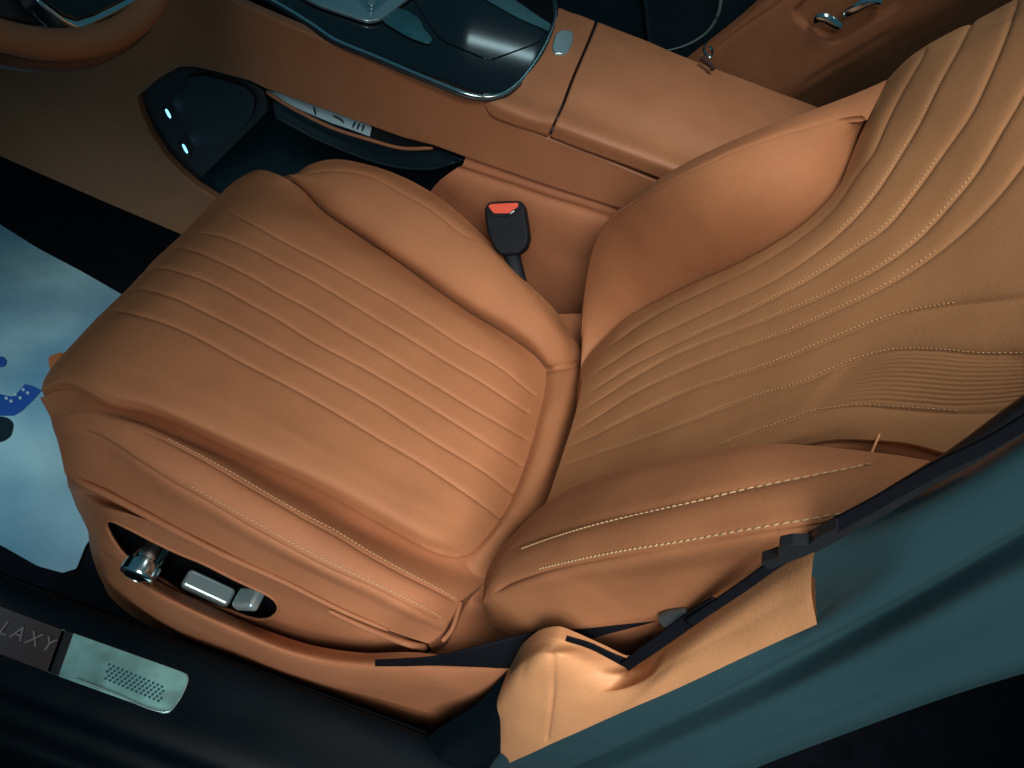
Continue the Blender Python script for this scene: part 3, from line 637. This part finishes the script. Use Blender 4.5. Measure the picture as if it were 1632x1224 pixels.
# selector plate
gp = thing('selector', 'silver gear selector plate on the gloss black console deck', 'gear selector')
gpl = slab('plate', [ZP(.203)(*p) for p in rnd([(420, -46), (500, 4), (586, 33), (606, 30), (628, 14), (665, -14), (560, -90)], .22)], (0, 0, 1), .006, SAT, gp, .002)
slab('lever_foot', [ZP(.2075)(*p) for p in rnd([(560, -18), (590, 20), (600, 14), (630, -14), (600, -30)], .25)], (0, 0, 1), .006, CHR, gp, .0018)
slab('key', [ZP(.212)(*p) for p in rnd([(585, 4), (594, 8), (600, 2), (592, -3)], .3)], (0, 0, 1), .004, SAT, gp, .001)
# front padded piece and armrest lid
fr = loft('padded_surround', [
 (ZP(.2), [(888, 16), (892, 13), (905, 18), (930, 26), (948, 34)]),
 (ZP(.206), [(880, 55), (888, 52), (903, 60), (918, 68), (932, 74)]),
 (ZP(.205), [(850, 108), (860, 108), (880, 116), (897, 122), (909, 128)]),
 (ZP(.196), [(806, 150), (820, 150), (850, 158), (875, 164), (894, 168)]),
 (YP(.392), [(778, 160, .004), (785, 163, .006), (815, 176, .008), (855, 190, .008), (882, 194, .008)]),
 (YP(.388), [(772, 168, .002), (782, 184, .004), (810, 197, .004), (850, 210, .004), (872, 218, .004)]),
], LEC, con, nu=80, nv=80, wob=.0002, skirt=[('u1', (0, .018, -.02)), ('last', (0, .01, -.004)), ('u0', (0, .02, -.01)), ('first', (0, 0, -.03))])
bt = slab('lid_button', [ZP(.2105)(*p) for p in rnd([(886, 50), (900, 46), (914, 50), (915, 62), (908, 80), (898, 86), (884, 84), (880, 74)], .35)], (0, 0, 1), .008, SAT, fr, .003)
lid = loft('armrest_lid', [
 (ZP(.2), [(953, 35), (1010, 57), (1100, 94), (1200, 132), (1300, 170), (1420, 215), (1560, 270)]),
 (ZP(.209), [(937, 74), (1000, 100), (1090, 134), (1190, 172), (1290, 212), (1410, 260), (1540, 312)]),
 (ZP(.209), [(914, 128), (975, 152), (1065, 188), (1160, 224), (1260, 264), (1380, 312), (1500, 360)]),
 (ZP(.199), [(899, 168), (955, 192), (1050, 230), (1140, 268), (1240, 306), (1360, 354), (1480, 400)]),
 (YP(.392), [(886, 196, .008), (950, 220, .010), (1040, 254, .010), (1120, 286, .010), (1220, 326, .010), (1340, 374, .010), (1460, 420, .01)]),
 (YP(.388), [(877, 219, .004), (940, 243, .006), (1035, 278, .006), (1110, 308, .006), (1210, 348, .006), (1330, 396, .006), (1450, 440, .006)]),
], LEC, con, nu=160, nv=100, wob=.0004, skirt=[('u0', (0, .018, -.02)), ('last', (0, .02, -.002)), ('first', (0, 0, -.06))],
 grooves=[([(932, 76), (975, 91), (1035, 112)], .0006, .0016, (.05, .5))])
lid['label'] = 'padded armrest lid'
slab('gap_liner', [YP(.396)(*p) for p in [(872, 200), (1130, 300), (1130, 322), (872, 221)]], (0, -1, 0), .02, BLK, con)
boxm('console_core', (.22, .545, .02), .66, .26, .34, BLK, con, .01)
# lower console with lit ledge
loft('lower_trim', [
 (YP(.400), [(742, 250, 0), (800, 268, 0), (900, 300, 0), (985, 328, 0), (1080, 362, 0)]),
 (YP(.400), [(738, 262, .004), (800, 282, .004), (900, 314, .004), (985, 340, .004), (1080, 374, .004)]),
 (YP(.400), [(728, 268, .026), (795, 291, .028), (890, 322, .028), (985, 353, .028), (1080, 386, .028)]),
 (YP(.400), [(716, 276, .032), (790, 306, .036), (885, 338, .036), (985, 370, .036), (1080, 402, .036)]),
 (YP(.400), [(690, 300, .030), (770, 360, .034), (870, 400, .034), (985, 440, .034), (1080, 480, .034)]),
 (YP(.400), [(640, 380, .02), (760, 480, .024), (860, 540, .026), (985, 600, .026), (1080, 640, .026)]),
 (YP(.400), [(600, 480, .0), (740, 600, .0), (860, 700, .0), (985, 760, .0), (1080, 800, .0)]),
], LES, con, nu=120, nv=90, wob=.0006)
# storage bay behind the opening
slab('storage_back', [np.array(p) for p in [(-1.2, .92, -.3), (.3, .92, -.3), (.3, .92, .19), (-1.2, .92, .19)]], (0, -1, 0), .01, DKT, con)
tr = slab('storage_tray', [np.array(p) for p in [(-.80, .40, -.19), (.0, .40, -.19), (.0, .92, -.19), (-.80, .92, -.19)]], (0, 0, 1), .01, TRY, con, .002)
tube('tray_lip', [YP(.41)(*p) for p in [(440, 185), (500, 218), (560, 244), (600, 258), (640, 267), (690, 268), (725, 258)]], .0025, DKT, tr)
tube('tray_lip', [YP(.400)(*p) for p in [(424, 146), (450, 163), (480, 180), (530, 204), (590, 223), (640, 236), (690, 236)]], .0028, LEC, con)['label'] = 'thin tan rim below the console beam'
slab('pocket_wall', [YP(.415)(*p) for p in [(424, 140), (500, 165), (590, 198), (640, 215), (700, 232), (690, 240), (640, 238), (590, 225), (530, 206), (480, 182), (450, 165)]], (0, -1, 0), .004, BLK, con)
slab('pocket_skirt', [YP(.420)(*p) for p in [(432, 158), (480, 183), (530, 207), (590, 226), (640, 239), (700, 240), (740, 256), (725, 262), (690, 272), (640, 271), (600, 262), (560, 248), (500, 222), (440, 190)]], (0, -1, 0), .004, DKT, con, .001)
card = slab('plastic_packet', [YP(.409)(*p) for p in [(424, 144), (450, 150), (500, 167), (550, 181), (588, 197), (592, 205), (589, 218), (560, 207), (530, 197), (480, 176), (450, 162)]], (0, -1, 0), .002, principled('pale_plastic', (.55, .82, .90), .25), None, .0006)
tag(card, 'pale blue-white plastic packet tucked in the slot under the console beam', 'packet')
for a in [[(500, 170), (503, 183)], [(530, 184), (545, 192), (548, 196)], [(566, 194), (562, 203)], [(573, 197), (569, 206)], [(580, 199), (577, 209)]]:
    tube('printed_mark', [YP(.4065)(*p) for p in a], .0014, DKT, card, n=10)
# port module
pm = slab('port_panel', [YP(.402)(*p) for p in rnd([(212, 152), (250, 126), (288, 104), (345, 114), (402, 132), (424, 150), (428, 178), (400, 205), (350, 255), (310, 295), (285, 280), (262, 250), (236, 210)], .3)], (0, -1, 0), .012, BLK, con, .002)
slab('phone_pad', [YP(.397)(*p) for p in rnd([(296, 122), (330, 120), (388, 138), (408, 160), (400, 190), (360, 228), (330, 236), (316, 222), (292, 160)], .3)], (0, -1, 0), .003, DKT, pm, .0012)
for (a, b) in [((264.5, 174), (271.5, 188)), ((291.5, 230), (298.5, 244))]:
    pr = tube('usb_port', [YP(.3925)(a[0]-3, a[1]-5), YP(.3925)(b[0]+3, b[1]+5)], .0052, BLG, pm, n=14, flat=.5, up=(0, -1, 0))
    tube('port_light', [YP(.3895)(*a), YP(.3895)(*b)], .0028, LED, pr, n=10, flat=.5, up=(0, -1, 0))

# ================================================================== STEERING WHEEL
sw = thing('steering_wheel', 'tan and black steering wheel with chrome trimmed hub at the left', 'steering wheel')
WC = np.array([-.492, -.009, .549]); tl = .629; wn = np.array([math.cos(tl), 0, math.sin(tl)]); wu = np.array([0, 1., 0]); wv = np.cross(wn, wu)
def wp(r, a, h=0): return WC+r*(math.cos(a)*wu+math.sin(a)*wv)+wn*h
angs = np.linspace(0, 2*math.pi, 240, endpoint=False)
LEW = grain(bumpy(principled('wheel_leather', (.20, .10, .05), .5, spec=.3), 700, .1, .0004, .05))
tube('rim', [wp(.172, a) for a in angs], .0118, LEW, sw, closed=True, seg=28, spline=False, up=wn)
tube('rim_back', [wp(.172, a, -.016) for a in angs], .0165, BLK, sw, closed=True, seg=28, spline=False, up=wn)['label'] = 'black rear half of the rim'
WP_ = Pl(wn, WC)
hubo = rnd([(-60, -120), (52, -12), (64, 6), (100, 34), (128, 49), (165, 32), (225, 2), (300, -60), (200, -260)], .25)
slab('hub_bezel', [WP_(p[0], p[1], .004) for p in hubo], wn, .02, CHR, sw, .003)
slab('hub', [WP_(p[0]*.93+6, p[1]*.93-8 if p[1] < 40 else p[1]-14, .0065) for p in hubo], wn, .02, BLG, sw, .003)
slab('hub_back', [WP_(*p, -.02) for p in [(-200, -200), (-60, 20), (60, 40), (150, 30), (260, -20), (300, -120)]], wn, .03, BLK, sw, .004)

# ================================================================== PASSENGER SIDE
ps = thing('car_seat', 'passenger seat back beyond the console with two chrome keys on its side', 'car seat')
PY = YP(.80)
pside = loft('backrest_side', [
 (PY, [(1000, 190, -.02), (1080, 105, -.02), (1152, 48, -.02), (1207, 0, -.02), (1300, -90, -.02), (1420, -200, -.02)]),
 (PY, [(1025, 185, .0), (1095, 108, .0), (1162, 50, .0), (1225, 0, .0), (1320, -85, .0), (1440, -190, .0)]),
 (PY, [(1055, 180, .006), (1118, 95, .006), (1176, 50, .006), (1246, 3, .006), (1345, -70, .006), (1470, -170, .006)]),
 (PY, [(1120, 210, .014), (1200, 140, .014), (1270, 90, .014), (1350, 40, .014), (1450, -25, .014), (1580, -110, .014)]),
 (PY, [(1150, 235, .012), (1245, 160, .014), (1300, 125, .016), (1370, 80, .016), (1460, 32, .016), (1600, -50, .016)]),
 (PY, [(1165, 245, .0), (1262, 172, -.002), (1320, 134, -.002), (1395, 90, -.002), (1480, 44, -.002), (1620, -30, -.002)]),
 (PY, [(1190, 260, -.02), (1280, 190, -.03), (1345, 148, -.03), (1420, 102, -.03), (1510, 56, -.03), (1650, -10, -.03)]),
 (PY, [(1220, 300, -.07), (1310, 220, -.08), (1380, 175, -.08), (1460, 130, -.08), (1560, 80, -.08), (1700, 20, -.08)]),
], LES, ps, nu=160, nv=120, wob=.001,
 grooves=[([(1060, 172), (1118, 96), (1176, 50), (1246, 3), (1345, -70)], .004, .003, None),
          ([(1262, 150), (1310, 118), (1370, 82), (1440, 42)], .003, .006, (.2, .2), 'g')],
 push=([(1266, 34), (1262, 16), (1275, 2), (1330, -50), (1470, -60), (1440, 10), (1400, 34), (1368, 52), (1335, 70), (1312, 68), (1292, 55)], .010))
def key(pts, r, lab):
    k = tube('adjustment_key', [PY(*p, -.006) if len(p) == 2 else PY(*p) for p in pts], r, CHR, pside, n=30, flat=.75, up=(0, -1, 0)); k['label'] = lab
key([(1299, 36, .012), (1306, 29, .020), (1314, 28, .022), (1328, 36, .020), (1340, 44, .014)], .0085, 'lower bent chrome key')
key([(1345, 24, .012), (1362, 14, .02), (1380, 4, .022), (1396, 0, .02), (1402, 6, .012)], .0085, 'upper straight chrome key')
slab('seat_side_cover', [YP(.86)(*p) for p in [(800, -200), (820, 120), (1000, 220), (1180, 220), (1260, 20), (1300, -160)]], (0, -1, 0), .05, DKT, ps, .01)
tube('highlight_arc', [YP(.85)(*p) for p in [(1146, -30), (1148, 5), (1142, 28), (1128, 50), (1106, 66), (1075, 78), (1040, 82)]], .004, SAT, ps, r2=.001)['label'] = 'thin curved highlight made as a bright strip'  # highlight on the dark plastic, built as a silver tube
tube('trim_fold', [YP(.85)(*p) for p in [(1020, -40), (1030, 10), (1034, 50), (1040, 80)]], .012, DKT, ps, flat=.4)
hk = thing('belt_hook', 'small chrome ring with a dark brown knot on the far edge of the armrest', 'ring')
HP = ZP(.214)
tube('ring', [HP(1127, 68), HP(1122, 80), HP(1131, 92), HP(1136, 84), HP(1131, 74)], .0024, CHR, hk, closed=False)
tube('knot', [HP(1118, 92), HP(1127, 99), HP(1133, 104), HP(1136, 110)], .0045, principled('dark_brown_fabric', (.06, .025, .02), .8), hk)

# ================================================================== FLOOR SHEET
FM = ZP(-.449)
sheet = slab('floor_mat', [FM(*p) for p in rnd([(-260, 195), (0, 357), (60, 395), (130, 432), (200, 472), (420, 600), (330, 900), (160, 840), (137, 868), (122, 906), (100, 913), (60, 902), (0, 868), (-260, 740)], .12)], (0, 0, 1), .003, MAT_, None, .001)
tag(sheet, 'pale blue plastic protective sheet with blue printing lying in the footwell', 'floor mat')
FP = ZP(-.447)
slab('printed_ribbon', [FP(*p) for p in [(-40, 640), (0, 628), (18, 632), (24, 630), (40, 612), (52, 615), (66, 622), (52, 638), (34, 655), (22, 662), (0, 662), (-40, 655)]], (0, 0, 1), .001, BLU, sheet)
for (x, y) in [(10, 634.5), (17.5, 639), (24, 628.5), (32, 634), (37, 621), (44, 626)][:6]:
    slab('printed_character', [ZP(-.4455)(*p) for p in rnd([(x-3.2, y-1), (x+.5, y-3), (x+3.2, y+.6), (x-.8, y+3)], .2)], (0, 0, 1), .001, WHT, sheet)
slab('printed_dot', [FP(*p) for p in rnd([(-10, 568), (5, 568), (11, 575), (8, 584), (-10, 586)], .3)], (0, 0, 1), .001, BLU, sheet)
slab('printed_patch', [FP(*p) for p in rnd([(76, 568), (100, 560), (120, 580), (100, 600), (80, 592)], .3)], (0, 0, 1), .001, ORG, sheet)
slab('printed_disc', [FP(*p) for p in rnd([(-20, 662), (10, 664), (22, 674), (18, 694), (5, 704), (-20, 706)], .35)], (0, 0, 1), .001, DKT, sheet)

# ================================================================== SILL
sill = thing('door_sill', 'dark plastic door sill with a lit scuff plate below the seat', 'door sill')
xs = np.linspace(-1.6, .34, 120)
pa = ZP(-.2)(300, 1020); pb = ZP(-.2)(686, 1166)
yi = lambda x: pa[1]+(pb[1]-pa[1])*(x-pa[0])/(pb[0]-pa[0])
prof = [(.0, -.30), (.0, -.225), (-.004, -.207), (-.014, -.201), (-.060, -.200), (-.105, -.203), (-.118, -.212), (-.126, -.230), (-.140, -.238), (-.160, -.236), (-.168, -.245), (-.172, -.30), (-.175, -.5)]
PR = cr(np.array([(0, a, b) for a, b in prof]), 90)[:, 1:]
grid_obj('sill_cover', np.array([[(x, yi(max(x, -.6))+a, b) for x in xs] for a, b in PR]), SIL, sill)
slab('inner_liner', [np.array(p) for p in [(-1.6, yi(-.6)+.004, -.46), (.34, yi(.34)+.004, -.46), (.34, yi(.34)+.004, -.21), (-1.6, yi(-.6)+.004, -.21)]], (0, 1, 0), .004, CRP, sill)
PZ = ZP(-.1975); PZ2 = ZP(-.1955)
pl_ = thing('scuff_plate', 'metal scuff plate with dotted teal end and dark lettered panel on the sill', 'scuff plate')
po = [(-300, 850), (0, 964), (130, 1011), (292, 1068), (302, 1078), (300, 1088), (276, 1130), (262, 1139), (246, 1135), (100, 1081), (0, 1044), (-300, 930)]
sp = slab('plate', [PZ(*p) for p in [(98, 1002), (130, 1013), (290, 1070), (299, 1075), (301, 1084), (277, 1129), (269, 1136), (259, 1137), (100, 1080), (74, 1070)]], (0, 0, 1), .003, PLT, pl_, .001)
slab('lettered_panel', [PZ(*p) for p in [(-300, 852), (0, 966), (112, 1008), (82, 1073), (0, 1042), (-300, 932)]], (0, 0, 1), .0028, PLB, pl_, .0006)
slab('divider', [ZP(-.1968)(*p) for p in [(104, 1004), (117, 1009), (93, 1077), (80, 1072)]], (0, 0, 1), .002, BLK, pl_)
tube('plate_edge', [PZ2(*p) for p in [(120, 1081), (180, 1104), (255, 1134), (268, 1134), (276, 1128), (299, 1085), (299, 1077)]], .0009, SAT, sp)
V = []; F = []
hm = principled('plate_hole', (.02, .09, .11), .5)
ex = unit(PZ2(250, 1120)-PZ2(150, 1083)); ey = np.cross((0, 0, 1), ex)
for i in range(13):
    for j in range(5):
        px = 174+i*7.0-j*1.4+(j % 2)*3.4; py = 1062+i*2.95+j*5.6+(j % 2)*1.4-3
        if px > 262: continue
        c = ZP(-.1968)(px, py); b = len(V)
        for k in range(10): V.append(tuple(c+ex*.0017*math.cos(k*.6283)+ey*.0015*math.sin(k*.6283)))
        F.append(tuple(range(b, b+10)))
me = bpy.data.meshes.new('dot_pattern'); me.from_pydata(V, [], F); me.update(); ho = link('dot_pattern', me, hm, sp)
ho['kind'] = 'stuff'
fc = bpy.data.curves.new('plate_text', 'FONT'); fc.body = 'GALAXY'; fc.size = .023; fc.align_x = 'RIGHT'; fc.align_y = 'CENTER'; fc.extrude = .0004; fc.space_character = 1.3
fo = bpy.data.objects.new('plate_text', fc); COL.objects.link(fo)
exv = Vector(ex); eyv = Vector(ey); ezv = exv.cross(eyv)
M = Matrix((exv, eyv, ezv)).transposed().to_4x4(); M.translation = Vector(ZP(-.196)(86, 1031))
bpy.context.view_layer.update()
dg = bpy.context.evaluated_depsgraph_get(); tm = bpy.data.meshes.new_from_object(fo.evaluated_get(dg)); tm.transform(M)
bpy.data.objects.remove(fo); tm.materials.clear(); tm.name = 'lettering'; lo = link('lettering', tm, LTR, pl_)

# ================================================================== B-PILLAR
pil = thing('door_pillar', 'teal painted door pillar and aperture sweeping up beside the backrest', 'car pillar')
PP = YP(-.335)
bodyl = loft('painted_body', [
 (PP, [(560, 1360, -.05), (680, 1300, -.05), (790, 1190, -.04), (900, 1140, -.035), (1010, 1090, -.03), (1150, 1020, -.03), (1255, 935, -.022), (1288, 884, -.018), (1400, 812, -.018), (1500, 757, -.02), (1650, 660, -.02), (1800, 560, -.02)]),
 (PP, [(570, 1370, .0), (690, 1310, .0), (800, 1212, .0), (905, 1164, .0), (1025, 1110, .0), (1160, 1050, .0), (1285, 990, -.004), (1360, 930, -.004), (1440, 870, .0), (1520, 815, .0), (1660, 720, .0), (1800, 610, .0)]),
 (PP, [(580, 1385, .004), (710, 1325, .004), (905, 1225, .004), (1062, 1150, .004), (1200, 1070, .004), (1326, 1005, .004), (1451, 935, .004), (1550, 878, .004), (1660, 812, .004), (1830, 700, .004)]),
 (PP, [(610, 1382, -.004), (730, 1302, -.004), (905, 1223, -.004), (1066, 1150, -.004), (1205, 1085, -.004), (1330, 1020, -.004), (1455, 951, -.004), (1555, 893, -.004), (1664, 828, -.004), (1835, 716, -.004)]),
 (PP, [(620, 1400, .010), (745, 1325, .010), (920, 1250, .010), (1080, 1180, .010), (1215, 1120, .010), (1345, 1055, .010), (1465, 992, .010), (1560, 942, .010), (1670, 885, .010), (1840, 770, .010)]),
 (PP, [(650, 1420, .012), (790, 1345, .012), (970, 1265, .012), (1110, 1205, .012), (1240, 1152, .012), (1368, 1098, .012), (1490, 1046, .012), (1580, 1010, .012), (1680, 965, .012), (1850, 870, .012)]),
 (PP, [(655, 1426, .012), (795, 1352, .012), (975, 1272, .012), (1116, 1212, .012), (1245, 1159, .012), (1372, 1106, .012), (1493, 1054, .012), (1583, 1018, .012), (1683, 974, .012), (1853, 880, .012)]),
 (PP, [(660, 1440, .016), (805, 1370, .016), (990, 1292, .016), (1130, 1232, .016), (1255, 1182, .016), (1380, 1132, .016), (1500, 1090, .016), (1590, 1062, .016), (1690, 1030, .016), (1860, 960, .016)]),
 (PP, [(670, 1460, .005), (820, 1392, .005), (1005, 1312, .005), (1140, 1252, .005), (1262, 1200, .005), (1390, 1152, .005), (1508, 1112, .005), (1600, 1084, .005), (1700, 1055, .005), (1870, 990, .005)]),
], TEA, pil, nu=220, nv=200, skirt=[('last', (.03, .10, -.03)), ('first', (0, .010, -.03)), ('u1', (.32, .02, .42))], wob=.0006)
tube('rubber_seal', [PP(*p, -.004) for p in [(1225, 918), (1292, 877), (1340, 848), (1400, 812), (1480, 758), (1520, 735), (1640, 655), (1800, 552), (2100, 360)]], .0012, BLK, pil, n=150, r2=.0085)
for pts in ([(1300, 868), (1345, 838), (1420, 790), (1500, 742)],):
    tube('seal_lip', [PP(*p, -.018) for p in pts], .004, BLK, pil)
PW = Pl(unit((-.30, -.93, .2)), YP(-.315)(1040, 1060))
tr_ = thing('pillar_trim', 'light tan lower pillar trim panel lit brightly beside the seat belt', 'trim panel')
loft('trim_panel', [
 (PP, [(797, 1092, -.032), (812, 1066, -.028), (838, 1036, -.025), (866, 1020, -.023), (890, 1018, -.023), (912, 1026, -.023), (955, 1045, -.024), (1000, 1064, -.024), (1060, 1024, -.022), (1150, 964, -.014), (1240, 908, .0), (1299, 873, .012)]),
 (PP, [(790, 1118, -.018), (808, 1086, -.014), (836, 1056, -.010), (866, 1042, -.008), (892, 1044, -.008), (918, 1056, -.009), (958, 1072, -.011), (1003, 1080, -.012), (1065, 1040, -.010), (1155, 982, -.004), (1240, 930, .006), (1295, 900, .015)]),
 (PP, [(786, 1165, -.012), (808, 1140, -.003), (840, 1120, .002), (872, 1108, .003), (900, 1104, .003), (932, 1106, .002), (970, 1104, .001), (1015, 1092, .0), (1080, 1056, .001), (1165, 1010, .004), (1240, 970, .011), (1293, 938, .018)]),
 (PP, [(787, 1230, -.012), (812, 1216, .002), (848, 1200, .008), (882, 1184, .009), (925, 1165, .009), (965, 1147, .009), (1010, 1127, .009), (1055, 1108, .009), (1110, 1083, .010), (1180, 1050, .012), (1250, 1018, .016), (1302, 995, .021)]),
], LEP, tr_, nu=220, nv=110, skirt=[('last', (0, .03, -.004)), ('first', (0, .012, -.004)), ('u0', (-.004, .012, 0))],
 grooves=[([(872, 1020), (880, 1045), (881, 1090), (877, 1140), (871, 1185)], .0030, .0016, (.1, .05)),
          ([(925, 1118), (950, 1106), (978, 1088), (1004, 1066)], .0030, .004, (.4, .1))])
# sill end / dark plastic between skirt and pillar
loft('sill_end_cover', [
 (PP, [(640, 1230, .0), (690, 1168, -.01), (760, 1122, -.02), (812, 1066, -.03), (850, 1030, -.04)]),
 (PP, [(660, 1250, .01), (715, 1195, .004), (775, 1155, -.006), (815, 1105, -.016), (860, 1060, -.03)]),
 (PP, [(680, 1300, .02), (760, 1260, .006), (820, 1210, -.01), (850, 1150, -.02), (890, 1090, -.03)]),
], SIL, pil, nu=80, nv=40)

# ================================================================== SEAT BELT
belt = thing('seat_belt', 'black seat belt webbing strung between the backrest and the pillar trim', 'seat belt')
BE = YP(-.30)
def ribbon(name, A, B, pl, n=90, hA=0, hB=0, th=.0014):
    a = cr(np.array([pl(*p) if len(p) == 3 else pl(p[0], p[1], hA) for p in A]), n); b = cr(np.array([pl(*p) if len(p) == 3 else pl(p[0], p[1], hB) for p in B]), n)
    G = np.array([a*(1-t)+b*t for t in np.linspace(0, 1, 9)])
    o = grid_obj(name, G, BELT, belt); m = o.modifiers.new('s', 'SOLIDIFY'); m.thickness = th; m.offset = 0
    return o
ribbon('webbing', [(598, 1052, .035), (640, 1050, .035), (690, 1046, .034), (760, 1030, .024), (830, 1012, .006), (920, 996), (1015, 978), (1083, 966), (1140, 950)],
       [(598, 1061, .035), (640, 1061, .035), (700, 1060, .034), (760, 1062, .026), (817, 1063, .016), (880, 1036, .004), (950, 1015), (1030, 994), (1150, 962)], YP(-.288), hA=-.004)
ribbon('webbing', [(1092, 988, .003), (1180, 928), (1240, 884), (1300, 843), (1390, 794), (1500, 732), (1560, 704), (1660, 644), (1900, 500), (2150, 350)],
       [(1102, 998, .003), (1191, 939), (1251, 897), (1311, 860), (1401, 809), (1511, 749), (1570, 721), (1670, 662), (1910, 520), (2160, 372)], YP(-.354), hA=.0)
ribbon('webbing', [(990, 1056), (1040, 1018), (1100, 974), (1135, 952)], [(1002, 1068), (1058, 1030), (1118, 988), (1155, 962)], YP(-.354))['label'] = 'narrow folded strap'
ribbon('webbing', [(903, 1014), (940, 1025), (975, 1041), (1004, 1053)], [(901, 1020), (938, 1032), (972, 1049), (999, 1064)], YP(-.352))
bq = slab('belt_tongue', [YP(-.300)(*p) for p in rnd([(1048, 986), (1064, 980), (1090, 976), (1100, 982), (1078, 990), (1070, 998), (1056, 1000)], .2)], (0, -1, 0), .004, principled('dull_metal', (.10, .15, .17), .35, metal=.6), belt, .001)
slab('height_clip', [YP(-.360)(*p) for p in rnd([(1212, 897), (1240, 888), (1242, 872), (1262, 868), (1290, 868), (1300, 858), (1335, 842), (1330, 862), (1290, 884), (1225, 908)], .12)], (0, -1, 0), .006, BLK, belt, .0015)
# rear quarter behind the belt (tan side trim seen between the straps)
q = slab('quarter_trim', [YP(-.262)(*p) for p in [(800, 1040), (1000, 990), (1180, 930), (1230, 900), (1160, 980), (1000, 1075), (880, 1090)]], (0, -1, 0), .01, LES, tr_, .002)
